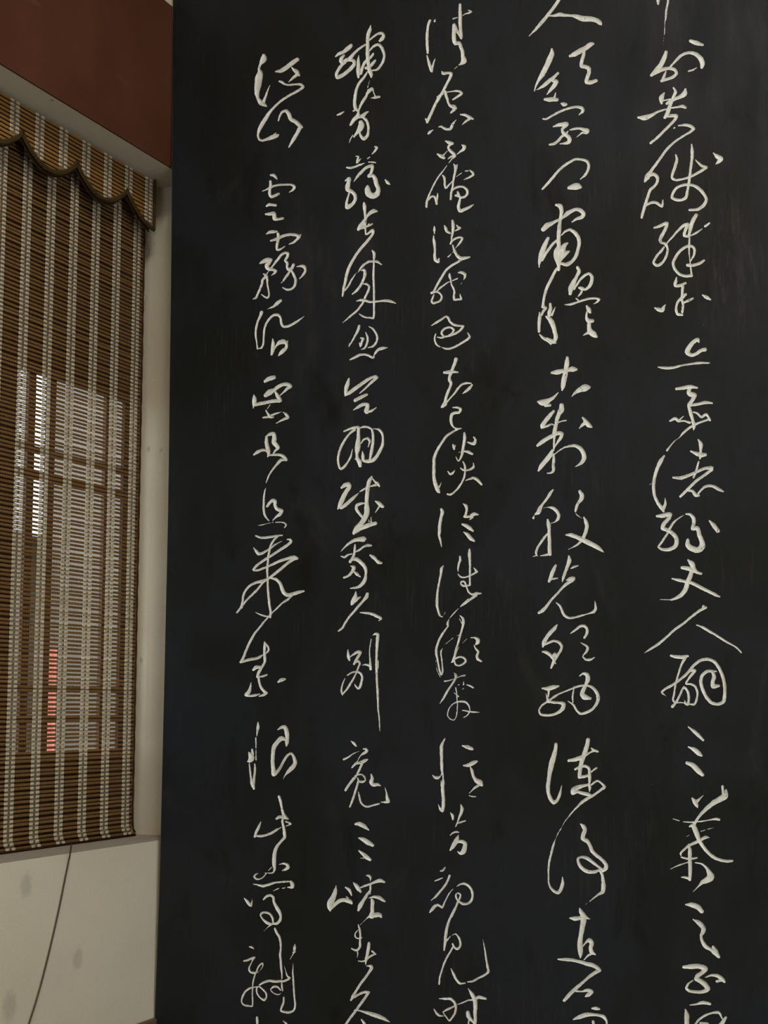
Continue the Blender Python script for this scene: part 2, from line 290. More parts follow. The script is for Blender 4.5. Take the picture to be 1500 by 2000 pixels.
# ------------------------------------------------------------------ traced brush strokes
STROKES = """
@480 90 9.375
+
330 170 60 330 230 110 265 340 50 240 430 45 265 480 90 245 560 130 225 700 130 205 850 90 225 960 60 280 1040 90 350 1080 60 385 1105 20
330 1010 60 365 920 45 400 820 30 445 712 10
945 245 70 880 290 85 800 350 80 720 410 85 640 455 70 550 465 30
840 385 20 880 430 50 930 470 80 975 530 50
940 520 60 870 580 50 785 655 15
+
615 645 35 660 660 50 720 700 35 820 710 35 920 700 35 1010 705 50 1050 745 50 1000 790 50 900 850 45 780 915 45 640 1010 45 520 1120 45 440 1210 55 370 1320 75 300 1430 75 245 1540 60 225 1630 40 250 1710 45 300 1730 40 400 1700 60 500 1665 80 580 1635 60 605 1620 20
510 1640 50 560 1575 10
598 1365 25 620 1290 35 670 1205 45 740 1185 60 790 1250 75 830 1340 75 910 1385 75 970 1440 75 1020 1480 60
1005 1470 70 950 1580 65 880 1700 65 790 1850 25
@470 330 10
+
590 120 40 640 120 60 685 160 50 715 205 12
580 240 50 585 320 55 570 420 55 570 500 60 600 540 60 670 520 60 745 485 45
425 432 22 480 410 28 550 380 45 640 335 45 750 310 40 900 305 40 1000 310 45 1055 350 55 1020 410 45 950 455 12
505 725 35 560 695 55 620 700 55 685 710 50
490 880 40 570 880 65 650 865 70 660 920 85 665 970 80 740 980 55 825 965 50
+
510 1265 30 570 1235 60 640 1225 65 710 1220 30
730 1265 50 740 1330 60 725 1420 55 705 1520 50 715 1580 40 770 1570 40 865 1510 18
590 1400 35 650 1385 50 730 1355 60 830 1310 60 960 1280 55 1080 1290 60 1140 1325 65 1090 1385 50 1020 1440 40 945 1470 20
1140 1330 60 1175 1280 18
@470 490 10
380 240 35 450 205 75 530 175 85 600 170 50 560 230 70 510 290 85 540 345 80 620 365 60 690 390 50 665 430 45 600 480 10
600 330 35 660 250 45 730 160 50 800 75 50 870 35 50 920 50 60 915 110 55 870 190 45 910 230 55 905 310 45 930 360 60 1000 340 60 1030 270 60
550 390 15 515 440 20 490 500 45 425 570 50 420 640 50 380 740 45 330 850 45 300 915 45 245 940 20
450 450 30 495 480 60 520 550 45 525 650 35 545 770 35 555 870 40 525 915 40 460 890 35 400 845 15
985 370 35 920 460 50 860 545 45 795 625 15
995 390 45 1040 470 50 1075 570 55 1060 670 50 1000 740 45 900 755 40 825 715 25
1095 310 15 1170 295 45 1240 310 70 1265 380 50 1220 470 45 1145 545 12
+
780 970 55 730 1010 75 650 1080 45 520 1140 12
410 1200 65 390 1260 55 340 1370 45 305 1500 45 295 1640 40 310 1760 32 330 1910 30
350 1910 20 400 1895 40 440 1830 40 450 1700 38 460 1560 42 500 1420 45 570 1320 45 650 1255 50 740 1255 55 780 1310 45 795 1410 50 830 1475 50 930 1470 50 1050 1410 45 1150 1345 35 1245 1275 12
@470 660 10
+
625 20 25 635 100 65 625 220 75 605 320 45
620 310 30 655 220 35 700 150 40 770 85 85 850 75 95 895 120 60 890 190 60 840 240 80 790 290 75 735 350 15
890 100 60 920 60 25
+
470 850 50 540 805 85 650 770 80
490 1120 80 570 1060 110 650 1020 70 740 950 70 830 910 70 920 910 75 970 940 75 910 990 60 840 1060 35 755 1135 20
260 1110 20 270 1180 80 265 1260 85 245 1375 15
290 1300 70 400 1280 70 550 1250 65 700 1225 75 770 1225 70 720 1130 80 675 1050 40
575 1305 15 525 1380 15
495 1415 30 530 1480 40 580 1540 60 640 1550 30
440 1555 35 520 1545 45 580 1520 40 680 1480 40 800 1445 12
830 1450 15 880 1485 50 925 1550 60 860 1580 50 780 1620 40 690 1670 12
@460 840 10
+
590 130 25 660 85 60 740 70 75 760 150 90 750 240 95 810 310 85 835 345 60 780 400 45 740 455 20
605 140 50 605 240 75 620 330 85 650 420 70 640 500 45 625 525 20
360 480 35 430 430 65 510 395 55 590 395 55 640 430 50
660 490 30 760 480 50 870 485 55 950 525 65 1000 585 35 900 580 60 800 680 45 720 780 40 650 890 35 620 970 25 595 1030 15
590 1130 12 570 1200 25 555 1320 38 550 1450 42 555 1580 48 580 1680 45 655 1770 25
+
620 1490 45 670 1420 60 730 1370 65 770 1390 70 770 1460 60 800 1530 70 860 1560 70 910 1570 50 870 1640 70 800 1690 45 730 1760 20
435 1865 8 500 1855 28 600 1830 15 740 1800 10
790 1800 20 900 1800 25 960 1815 35 990 1855 30 955 1905 22
@455 1030 10
+
450 165 35 520 195 45 620 200 50 740 185 50 860 165 40 960 155 30
860 180 50 790 260 45 740 350 45 715 450 42 690 560 42 680 680 40 670 820 45 675 950 40 680 1080 42 685 1230 45 700 1380 48 715 1530 48 740 1660 50 725 1750 45
405 400 25 450 460 55 500 515 65 560 510 55 650 460 40 730 410 40 820 340 30 960 265 12
1060 235 20 1120 240 45 1140 270 50 1070 340 55 950 420 55 800 520 50 640 620 50 520 700 50 440 770 50 400 830 45 470 840 45 560 810 42 680 765 40 800 710 50 920 655 55 1060 610 55 1200 580 60 1255 605 50 1190 620 60 1080 690 55 950 800 55 800 920 55 720 980 50 640 1030 45 560 1110 35 480 1210 45 380 1310 45 260 1430 38 160 1560 40 80 1660 40
680 1010 50 580 1050 65 450 1080 50 330 1140 45 250 1230 45 205 1330 45 190 1440 40 165 1560 60
750 990 40 840 1015 60 910 1080 60 950 1170 70 990 1270 75 1060 1320 75 1180 1300 70 1280 1265 65 1380 1245 40
1150 1340 30 1070 1410 45 960 1480 35 860 1580 35 760 1670 30 700 1740 35 610 1840 35 540 1930 40 420 2080 45 370 2170 48 320 2260 50 280 2350 50 240 2440 52 210 2530 50 165 2620 60
430 1655 12 530 1700 28 620 1730 40 690 1740 20
@455 1210 10
+
150 830 50 230 810 50 330 780 60 430 765 55 510 740 55 580 690 25
620 440 30 620 520 55 615 620 50 620 720 60 620 830 50 560 940 50 500 1040 60 475 1120 55
630 460 40 680 520 40 700 580 35 670 640 35 640 660 20
400 980 50 450 935 75 530 930 60
510 1120 30 580 1110 45 660 1080 35
500 1140 45 515 1230 50 550 1330 50 620 1410 60 655 1430 50 600 1470 55 510 1500 20
355 1230 15 340 1320 45 310 1420 75 260 1470 70 330 1490 45 420 1480 50 520 1455 25
885 1220 35 950 1180 75 1015 1165 40
@460 1390 10
+
440 210 25 440 300 60 425 400 40 415 485 12
395 510 25 400 600 28 400 715 18
400 745 15 400 940 22
255 790 20 300 850 100 310 920 110 270 960 70 235 975 20
325 740 40 340 820 50
270 1015 22 285 1150 35 305 1300 45 335 1420 80 360 1500 45
375 1020 25 380 1120 45 370 1250 45 350 1400 60
820 355 15 890 310 60 960 300 80 1000 400 90 1010 500 80 1005 600 70 995 665 30
970 540 60 900 520 90 820 590 85 750 700 85 730 850 75 725 1000 75 740 1130 85 750 1220 90 800 1190 70 880 1080 55 950 950 50 1020 850 50 1090 815 45 1140 890 60 1165 1000 80 1110 1090 90 1040 1160 70 975 1235 30 925 1325 12
@460 1550 10
+
850 60 55 875 140 55 900 260 45 930 380 60 970 460 80 1030 495 30
800 490 40 850 460 70 920 460 50 915 550 45 940 650 50 955 760 65 960 850 60 880 940 50 800 1050 65 765 1160 75 755 1280 80 755 1400 70 765 1480 45 730 1545 30 640 1550 20 560 1550 10
495 550 15 460 640 50 410 740 55 375 840 45
400 825 40 480 830 55 580 815 45 700 770 50 800 710 45 890 660 15
985 545 30 1080 590 35 990 635 20
705 1440 12 640 1505 15
600 1560 18 530 1640 20 470 1670 25 400 1665 40 365 1620 40 390 1580 30 450 1555 10
850 1385 15 940 1365 35 1010 1390 60 1025 1440 65 970 1480 50 910 1505 15
+
330 1765 8 430 1780 30 530 1805 55 640 1780 50 760 1740 40 900 1725 35 1050 1715 30
1080 1720 50 1110 1770 80 1110 1820 70 1020 1830 20
970 1838 18 915 1852 18
845 1850 20 740 1900 14
@460 1720 10
175 350 30 240 420 65 300 490 45 318 430 25 325 360 12
545 370 30 600 310 50 680 285 45 735 320 50 750 410 50 790 500 65 850 600 75 880 690 50 865 780 60 800 840 55 730 840 45 640 900 20 545 1000 6
735 830 30 725 740 40 670 650 45 590 620 40 520 630 45 490 670 35 530 750 35 610 820 60 680 845 50
+
765 930 35 800 1010 50 860 1110 50 880 1220 45 885 1330 35 870 1450 48 885 1560 45 890 1680 50 905 1800 35 908 1910 20
@450 1830 10
375 190 25 410 195 45 455 230 20
265 470 30 330 455 45 410 420 45 470 400 40 440 440 25 400 530 20 365 600 35 380 670 40 440 700 50 500 690 35 530 620 32 580 540 32 630 510 25 635 560 20 590 640 12 530 700 8
495 690 25 465 790 28 440 900 28 435 1000 25 430 1120 25 435 1230 25 425 1350 28 340 1345 40 260 1325 35 220 1270 28 235 1170 38 290 1070 42 370 1005 38 440 985 25 560 970 25
570 970 30 630 1020 35 690 1090 35 705 1170 30 660 1230 45 580 1185 30 525 1110 30 510 1030 35 525 970 30
570 935 35 660 885 45 760 855 50 880 870 55 1000 860 45
1020 870 35 1080 850 45 1160 800 40 1110 760 35 1080 660 15 1040 540 10
785 1020 18 850 970 45 920 975 45 980 1040 30
780 1030 15 840 1095 22 940 1125 22 990 1095 12
1000 880 25 1010 980 40 1020 1050 25
1045 1180 35 1040 1280 42 1000 1370 42 990 1440 40 1060 1465 48 1160 1470 48 1240 1430 42 1265 1330 40 1250 1180 35 1240 1020 38 1230 860 35 1220 700 30 1225 520 8
1260 140 20 1255 210 60 1245 290 35 1165 435 8
1220 300 25 1270 290 25
+
520 1570 45 525 1630 55 525 1720 40
+
1030 1640 15 1090 1690 40 1120 1740 40
@640 40 10
+
155 705 30 220 650 60 300 620 70 380 560 85 450 495 75 465 465 30
320 680 40 270 740 70 260 790 85 310 830 80 370 770 75 440 770 65 510 790 65 520 850 70 460 930 75 370 1010 75 270 1080 75 190 1110 75 170 1050 65 200 980 60 260 890 65 315 830 50
440 740 80 500 660 60 580 580 48 660 520 45 740 470 40
840 100 20 825 180 70 790 280 70 780 400 68 780 520 70 780 640 75 785 760 75 800 880 70 820 980 90 850 1060 70 850 1105 40
820 385 30 890 320 40 970 265 45 1060 250 60 1095 290 55 1060 360 75 1020 400 50
810 600 30 870 530 42 950 475 50 1010 480 55 1070 560 60 1105 680 52 1080 800 50 1030 890 50 960 960 48 870 975 30
605 680 15 600 780 55 600 900 75 600 1010 85 600 1110 40
650 1040 50 680 920 55 720 830 60 780 760 55 850 710 55 890 650 40
750 930 60 820 900 50 880 840 65 930 780 40
+
775 1005 35 710 1110 50 620 1220 55 560 1350 55 540 1470 62 525 1590 65 540 1700 70 590 1770 45
500 1770 25 560 1730 50
820 1170 10 780 1305 15
790 1350 20 770 1450 40 720 1530 60 670 1610 55 630 1690 40 600 1790 35 595 1830 50
770 1430 50 820 1370 70 870 1320 40 895 1400 20 925 1470 25
845 1515 15 920 1505 50 1010 1490 45
@640 210 10
190 145 30 250 120 45 315 80 20
600 90 40 590 160 80 520 230 75 445 340 45
600 190 50 690 160 80 740 110 55 795 80 30
680 185 50 750 240 55 790 340 52 795 460 50 770 560 60 710 610 70 650 560 55 625 490 35
650 290 90 660 340 115 640 400 110 590 470 75 510 575 30
490 540 15 445 620 22 415 710 8
+
920 765 25 960 780 50 920 850 45 865 910 20
825 965 20 775 1000 20
555 950 25 600 960 40 585 1020 50 570 1075 40 620 1030 35 660 985 10
370 1170 30 440 1180 50 540 1155 40 640 1115 40 720 1085 15
800 1065 20 870 1065 32 935 1075 30
515 1445 15 570 1360 45 650 1270 60 730 1190 60 820 1145 60 870 1140 70 865 1220 60 840 1290 50 800 1340 60 880 1330 65 930 1400 85 950 1490 85 990 1590 85 970 1680 100 890 1730 110 800 1680 130 780 1600 110 780 1540 60
1125 1410 30 1165 1460 60 1210 1500 30
350 1425 35 420 1395 80 410 1460 75 390 1540 95 390 1600 90 470 1640 70 530 1710 70 540 1790 65 490 1880 65 390 1950 80 370 1970 40
425 1650 30 395 1760 35 370 1860 50 365 1950 50
@640 390 10
+
710 65 40 720 120 75 725 220 55 735 330 50 735 450 50 735 560 40 755 680 35 800 650 40 880 600 60 890 640 50 830 740 55 740 850 60 650 950 58 560 1070 55 480 1200 55 410 1340 58 370 1470 60 345 1600 55 315 1730 55 290 1880 35
600 580 60 640 510 75 700 450 90 760 340 50 830 260 70 900 220 85 960 225 40
620 565 50 700 540 60 780 515 45 870 475 35
800 490 40 805 455 12
330 1780 30 400 1690 38 470 1560 35 530 1470 20 570 1420 8
595 1415 12 650 1330 40 720 1260 45 800 1210 45 890 1205 45 970 1210 55 1050 1265 25
870 990 30 905 1040 55 905 1160 42 900 1300 38 895 1470 45 900 1640 40 905 1800 42 905 1980 42 905 2100 38 905 2230 42 890 2310 45 830 2305 35 730 2295 40 660 2260 35 600 2220 12
650 1385 20 710 1370 50 730 1430 65 710 1530 55 650 1660 50 570 1770 50 480 1845 25
695 1645 25 760 1650 45 810 1690 45 800 1760 45 760 1850 40 725 1920 38
@640 560 10
560 280 15 640 260 50 720 265 45 820 295 45 930 290 42 1030 280 38 1130 270 50 1230 285 55 1330 325 18
720 260 35 650 370 40 570 470 40 460 560 38 380 630 30 290 705 10
+
615 765 45 600 830 55 540 950 40 490 1040 35 415 1165 25
420 1140 25 430 1090 8
640 1000 20 690 1010 50 665 1080 45 640 1165 35 620 1095 20
740 890 15 775 970 40 780 1050 42 750 1150 42 720 1200 40 655 1225 10
810 780 20 880 820 40 945 910 42 970 1000 42 940 1100 42 880 1165 42 790 1190 12
440 1425 30 530 1380 50 620 1335 50 720 1325 40 800 1345 45 880 1385 45 910 1375 30
890 1370 20 930 1300 40 990 1230 55 1080 1200 60 1170 1190 12
@640 730 10
+
415 95 30 395 180 75 365 280 78 350 370 60 340 430 20
340 425 30 420 375 70 520 300 75 640 215 70 760 130 65 850 75 55 940 50 50
960 70 60 900 130 55 800 220 42 720 300 35 620 385 15
540 520 70 610 480 70 690 440 65 765 405 50
500 710 15 580 660 55 680 605 65 780 600 60 770 670 85 750 740 80 770 755 60
760 760 30 850 725 50 950 660 15
+
320 1125 30 420 1080 40 520 1050 50 600 1050 60 600 1150 60 600 1260 75 590 1380 105 580 1480 100 570 1570 60 580 1650 70 620 1720 90 635 1800 60
540 1665 25 600 1700 40
530 1090 50 450 1150 40 370 1240 45 290 1370 50 230 1510 50 205 1640 42 210 1760 45 255 1860 45 310 1830 50 390 1730 40 450 1620 40 485 1470 15
615 1065 25 700 1035 42 790 1045 45 860 1085 42 885 1180 50 885 1320 55 870 1440 60 850 1550 60 825 1665 40
850 1080 20 940 1075 20 1010 1095 50 1060 1160 50 1080 1270 42 1070 1390 60 1020 1500 65 960 1610 65 880 1690 75 780 1710 70 700 1690 60 690 1610 65 680 1520 20
655 1360 20 700 1290 40 780 1260 45 820 1310 50 790 1430 12
@640 920 10
+
270 325 45 330 280 80 410 260 85 420 310 85 370 390 80 310 500 90 260 610 90 220 700 60 200 740 30
260 720 60 350 660 70 450 570 70 540 490 50 610 425 12
630 400 20 690 365 40 750 330 30
860 110 40 820 180 75 790 280 80 775 400 78 765 520 78 760 640 80 765 730 105 760 830 105 710 940 100 640 1040 95 560 1120 90 510 1215 60
865 130 30 920 200 40 980 250 65 1010 300 30
970 265 50 900 280 40 825 300 20
745 620 25 660 635 50 570 670 65 560 740 60 610 820 55 690 900 55 740 890 40
540 1180 80 640 1120 80 740 1080 90 850 1040 80 930 1020 70
845 890 12 850 990 30
800 950 15 810 985 20
935 590 30 1000 630 80 1070 690 70
1010 690 35 930 810 15
+
245 1585 10 320 1500 30 420 1410 50 530 1350 70 640 1330 90 690 1330 110 730 1320 60
535 1440 30 530 1510 48 525 1590 45 495 1680 50 440 1770 60
540 1580 30 620 1540 38 700 1480 42 780 1450 60 850 1455 35
265 1665 25 330 1680 45 390 1640 35 470 1620 30
@640 1060 10
480 320 60 560 320 75 640 380 75 700 440 75 745 530 60 745 610 45 735 700 70 690 790 70 610 860 55 520 880 40 440 890 20
450 455 25 510 480 75 480 560 60 410 640 50 320 680 40
510 560 30 570 610 65 635 665 30
830 245 35 890 280 75 950 340 60 1000 385 70 1050 395 40
+
548 955 20 545 1030 60 520 1100 90 480 1180 70 465 1215 30
530 1140 60 590 1090 50 640 1060 25
775 1000 60 760 1050 75 690 1140 48 600 1240 48 510 1350 45 420 1450 42 340 1570 45 290 1660 45 210 1725 30
635 1362 20 740 1370 45 860 1390 55 970 1440 60 1040 1480 50 995 1525 12
@640 1220 10
+
885 205 15 930 180 50 980 190 60 975 260 65 965 380 60 960 500 50 955 620 45 955 740 50 955 850 50 960 1000 45 965 1150 42 975 1300 50 980 1430 45 985 1560 35 990 1680 35 1005 1800 30 1015 2000 25 1010 1950 25 1020 2080 8
985 700 15 988 760 22 985 860 15
850 285 20 835 380 25 820 480 20 820 600 25 830 700 35 835 800 55 840 870 50
665 795 10 740 780 35 820 800 45
395 490 20 400 560 45 410 640 60 425 695 35
440 630 20 520 570 45 600 530 60 640 540 60 600 620 55 550 700 50 515 770 40
540 740 40 600 710 45 625 760 40 600 830 38 570 900 35
385 990 20 450 945 35 530 920 40 580 920 40 640 950 45 675 1030 45 660 1120 48 630 1220 50 600 1250 40 550 1200 35 515 1145 10
560 940 30 500 1060 38 440 1160 42 370 1270 38 300 1345 35
340 1045 12 300 1140 30 275 1230 35 270 1300 40 290 1370 30
@640 1400 10
+
455 475 20 510 515 55 555 570 35
315 830 45 400 790 35 500 720 25 620 670 10
695 625 25 750 630 45 770 660 50 710 710 50 655 745 30 615 800 15 580 870 25 540 920 45 470 995 30
490 960 30 580 905 40 660 890 70 740 850 60 775 835 35
670 920 50 610 1050 45 570 1130 42 500 1220 55 420 1320 50 350 1430 50
590 1130 40 660 1125 32 715 1170 35 735 1240 32 680 1270 50 610 1260 45
580 1190 20 600 1230 40 570 1360 45 530 1490 45 480 1640 45 435 1755 35
600 1470 20 620 1560 40 645 1660 40 700 1730 40 770 1755 42 860 1735 40 1005 1695 30
850 1125 30 870 1200 60 850 1270 80 890 1330 70 970 1320 65 1035 1345 25
1120 1380 8 1150 1500 35 1165 1600 70 1180 1650 70 1130 1665 45 1045 1665 15
@630 1590 10
+
645 195 50 710 190 80 800 230 90 900 310 25
705 465 25 780 490 75 880 550 100 980 610 60
710 715 30 780 770 65 860 840 85 930 890 60
800 860 25 725 860 8
+
855 1200 20 910 1205 55 940 1250 40 930 1310 15
600 1335 20 660 1400 80 710 1470 80 745 1520 40
450 1430 30 520 1480 65 570 1590 25
755 1430 35 830 1400 45 930 1365 45 1030 1325 55 1120 1300 75 1205 1325 45
935 1360 40 935 1450 40 930 1560 20
915 1500 30 860 1590 60 790 1700 65 730 1800 85 700 1880 45
905 1640 15 1000 1615 50 1100 1630 70 1180 1680 60 1220 1705 30
265 1400 15 250 1500 75 210 1620 100 160 1720 130 140 1800 110 150 1885 40
170 1840 60 250 1760 70 340 1690 75 430 1680 75 540 1710 80 570 1740 50
460 1610 15 500 1640 30
945 1635 20 975 1700 70 970 1820 70 970 1920 80 960 1990 110
940 1990 50 1040 1970 100 1120 1970 80 1145 2010 40
@630 1780 9.0909
+
840 80 40 770 140 15 665 245 12
635 240 25 660 320 40 670 430 38 665 540 35 660 640 42 610 690 42 560 680 35 515 660 20
640 320 15 595 370 22 575 420 25 595 470 25 640 480 25 695 468 25
620 715 20 625 770 18 615 815 14
825 560 45 815 650 60 795 760 55 770 870 45 765 945 12
635 880 15 690 888 25 750 875 30 830 810 35 900 770 35 940 755 30
880 705 35 915 735 40 940 765 20
+
780 970 15 860 975 60 870 1000 60 820 1090 48 740 1200 45 660 1310 45 590 1420 45 540 1500 50 505 1575 35
520 1550 40 600 1500 40 690 1450 45 770 1430 45 825 1435 35
810 1450 50 750 1540 48 680 1640 48 600 1750 45 510 1870 45 430 1980 45 390 2040 40
560 1750 15 640 1760 25 740 1785 45 860 1820 70 980 1860 80 1100 1910 60 1190 1965 18
690 1920 25 735 1980 50 760 2030 50
@815 0 10
+
250 400 50 220 470 50 200 580 52 192 700 58 195 850 58 200 950 55 205 1035 40
350 380 20 340 415 45
190 1085 25 215 1180 48 250 1290 65 280 1390 50 300 1290 40 325 1210 32 352 1135 10
835 90 50 835 200 62 840 330 70 838 460 70 845 580 60 855 660 65 860 745 45
700 365 30 785 340 18
880 310 15 940 270 25 1010 250 40 1050 225 40 1000 200 25
855 730 50 800 640 60 740 540 75 720 490 70 720 560 80 715 680 80 720 780 85 745 850 70 820 840 70 850 920 70 885 1010 70 890 1100 75 910 1190 110 870 1235 60 815 1270 25
780 1300 15 725 1345 12
+
480 1395 30 500 1430 60 590 1425 52 660 1435 60 650 1490 60 590 1610 52 520 1750 52 450 1870 52 400 1960 52
@815 190 10
425 0 62 360 120 55 300 250 55 240 380 60 195 485 50
165 420 30 195 470 50
@815 0 10
395 1895 35 440 1860 35 510 1835 25
550 1790 50 560 1860 58 595 1960 50
590 1800 20 680 1785 28 770 1775 40 850 1795 50 870 1820 50 810 1870 50 695 1945 30
@815 190 10
590 20 45 605 110 45 650 170 55 720 190 85 740 210 70 710 250 55 660 300 35
845 335 30 930 345 50 1010 385 65 1080 420 45
1020 420 50 950 470 45 880 530 18
415 580 20 470 570 40 530 610 50 600 625 50 650 610 55 690 530 50 760 440 12
215 710 35 245 680 55 305 640 20
+
555 855 30 620 885 70 690 900 50 630 930 50 605 990 45 650 1050 60 710 1100 60 740 1140 45 680 1200 30 615 1285 10
710 1135 40 650 1165 35 600 1205 15
400 1110 35 460 1150 75 520 1180 60
520 1120 30 590 1045 12
875 930 30 920 970 75 900 1020 60 840 1060 35 780 1110 25
+
580 1330 15 510 1430 25 430 1530 35 360 1640 30 310 1730 35 270 1820 30 230 1910 35 200 1990 45 185 2060 50 180 2140 45
@815 320 10
225 700 25 260 650 35 320 630 40 360 680 55 380 780 50
385 700 40 395 630 35 395 565 10
495 225 25 530 270 50 535 340 45 540 420 45 555 475 35 610 420 40 680 345 20
710 5 20 750 60 70 740 150 45 720 250 45 700 350 40 690 450 40 665 560 45 655 690 40
755 80 50 780 20 30
765 250 15 865 178 12
935 140 22 990 135 22
1030 125 25 1080 170 50 1095 205 45 1030 255 40 910 310 18
690 520 25 740 470 40 820 445 45 900 450 45 970 510 48 980 580 48 930 640 50 860 660 45 800 620 60 750 620 45
790 550 40 810 600 50
840 660 40 820 760 55 805 860 65 840 920 70 920 890 60 1010 850 50 1100 795 20
+
335 1225 30 335 1280 50 335 1365 20
320 1405 20 325 1500 58 340 1600 55 345 1700 45 340 1800 60 360 1880 70 410 1910 55 425 1850 25
530 1205 30 555 1260 58 580 1320 55 640 1350 40
690 1110 50 700 1200 65 695 1320 52 665 1470 28
735 1310 15 810 1270 45 840 1250 40 790 1230 40 770 1195 20
650 1560 35 680 1500 45 750 1460 40 830 1435 42 880 1450 40 840 1530 45 750 1640 18
695 1590 28 720 1680 50 770 1780 60 840 1840 68 930 1840 65 1020 1820 35
660 1760 12 600 1820 30
720 1700 15 685 1735 12
@815 500 10
+
860 75 45 770 130 45 650 200 45 560 280 48 490 390 48 420 510 48 360 620 45 310 710 50 280 720 50
300 710 45 370 700 38 430 720 35 480 790 40 450 870 42 380 905 42 310 920 48 280 880 45 300 820 40 325 755 20
380 690 25 440 630 38 520 570 35 590 520 28 640 500 20
690 480 25 785 440 25
630 350 30 635 400 55 660 480 30 670 560 35 700 620 38 725 690 38 715 790 45 725 850 50 780 850 42 860 840 40 840 780 35 832 725 10
800 325 25 860 320 60 930 360 58 930 410 45 905 465 12
875 520 12 850 555 10
+
275 1360 15 370 1300 42 470 1240 42 570 1180 40 600 1200 50 630 1270 48 700 1335 48 800 1360 42 900 1365 38
900 1375 45 840 1450 45 740 1515 42 640 1555 40 540 1575 42 470 1595 40 390 1585 20
510 1560 40 475 1510 42 500 1450 45 580 1400 42 660 1395 40 710 1440 42 680 1510 42 620 1545 35
360 1520 20 340 1600 38 355 1690 40 400 1750 35 450 1775 20
475 1780 15 560 1810 40 650 1805 42 760 1760 42 880 1690 42 990 1620 45 1025 1580 45 985 1500 20
@815 680 10
+
755 215 70 735 290 65 690 400 60 660 490 60 630 560 55 630 620 65 660 680 55 640 760 50 600 850 55 565 950 55 540 1050 55 500 1130 70 475 1150 40
530 475 50 600 470 75 690 460 60 790 470 35
570 1060 30 640 980 30 720 890 38 800 780 42 870 710 42 950 685 42 1050 685 28
1070 720 40 1020 780 60 950 840 50 885 888 15
550 1110 50 570 1070 40
695 1160 20 790 1160 45 845 1190 55 820 1250 55 730 1265 55 680 1290 65 660 1380 60 670 1480 50 710 1540 30 760 1570 35 855 1570 30
+
800 1575 35 700 1630 42 570 1720 48 490 1830 48 430 1920 50 370 2030 55 330 2150 58 322 2230 58
@830 840 10
180 600 55 175 700 60 175 800 65 175 900 65 190 1000 75 220 1090 80 260 1190 70 280 1220 30
270 1120 40 300 1070 25 325 1000 8
550 285 30 565 340 55 570 375 30 590 300 20
770 60 45 775 150 60 765 250 60 745 350 55 730 440 55 705 530 45 655 605 20 605 525 22
660 435 10 760 415 30 840 425 60 920 465 50
835 235 25 900 260 50 960 260 70 985 190 50 955 140 30
740 615 25 775 680 42 785 760 40 780 850 38 755 950 38 710 1040 35 650 1130 45 570 1210 30 500 1260 45 440 1250 42
695 740 22 740 775 38 800 785 38 880 770 42 950 720 48 945 640 18
450 810 25 495 860 45 540 840 45 585 785 15
795 985 15 880 950 42 960 935 55 1040 990 60 1110 1065 40
+
320 1550 50 340 1600 75 320 1680 60 300 1780 65 285 1900 65 280 2000 62 275 2050 50 300 2150 40 325 2280 12
750 1440 25 800 1480 65 815 1550 50 800 1640 50 780 1690 55
770 1690 50 870 1690 55 960 1640 70 1035 1650 30
930 1700 40 855 1765 10
735 1840 50 810 1870 75 880 1920 75 935 1965 40
@835 980 10
705 590 20 780 640 70 850 720 80 910 765 45
+
305 1255 25 275 1300 58 265 1400 45 235 1540 38 205 1700 40 190 1850 50 185 1950 55 190 2050 50 215 2150 42 240 2220 40 285 2250 25
@835 1170 10
285 350 15 325 300 8 350 250 6
@835 980 10
635 1070 35 640 1130 48 610 1220 42 595 1320 30 598 1375 12
595 1410 20 640 1460 35 710 1478 32 800 1455 30 900 1405 38 970 1365 42
905 1290 22 945 1340 45
820 930 40 820 1020 62 825 1130 52 830 1250 42 828 1380 42 828 1500 40 828 1620 40
828 1625 40 760 1640 38 690 1640 40 650 1600 30 665 1560 32 720 1560 35 750 1620 35 775 1700 28 810 1770 40 880 1810 42 960 1790 55 1045 1790 25
+
950 1820 60 860 1890 50 760 1960 45 680 2020 40
@835 1170 10
800 10 45 730 70 45 650 145 25
610 175 10 530 260 22 435 370 14
420 390 15 400 450 40 395 500 48 405 545 20
390 545 25 320 640 42 250 750 42 200 870 45 170 980 45 175 1080 48 195 1180 38 215 1290 35 240 1400 42 270 1470 45 295 1420 35 290 1310 30 280 1190 25 265 1090 28 265 1020 30 295 960 10
160 1180 6 190 1400 10 250 1520 15
330 900 8 400 840 16 500 760 10
565 722 10 625 700 15
630 320 15 690 380 50 700 470 55 670 600 42 630 740 40 590 880 38 555 1000 45 530 1110 48 500 1210 55 465 1240 20
620 380 10 670 475 20
615 940 10 560 1040 25
530 1180 30 590 1140 32 660 1130 38 730 1165 42 750 1210 38 690 1270 42 610 1300 35 550 1280 35 525 1200 28
685 860 12 770 775 10
845 755 15 920 755 35 990 800 75 980 840 80 945 885 30
910 900 15 935 960 32 990 1030 45 965 1110 50 985 1170 60 1050 1215 35
@830 1300 10
+
565 135 12 605 190 55 600 240 50 550 330 40 470 450 40 410 550 48 360 640 38 290 740 15
385 305 28 450 295 22 565 262 12
630 235 15 700 205 25 780 190 35
755 285 6 755 370 30
645 380 15 680 370 10
735 460 14 760 440 10
805 370 15 870 390 38 940 430 35
600 430 20 620 540 25 625 640 22 635 740 25 630 870 20 605 1010 22 560 1065 22 490 1040 22 445 980 22 450 900 22 490 810 25 560 740 25 640 705 30 720 700 42 800 715 40 850 770 35 875 840 28 870 910 22 820 975 25 750 1018 10
570 530 14 655 600 30
735 875 18 810 885 30 880 900 32 960 905 30 1065 913 12
@830 1440 10
+
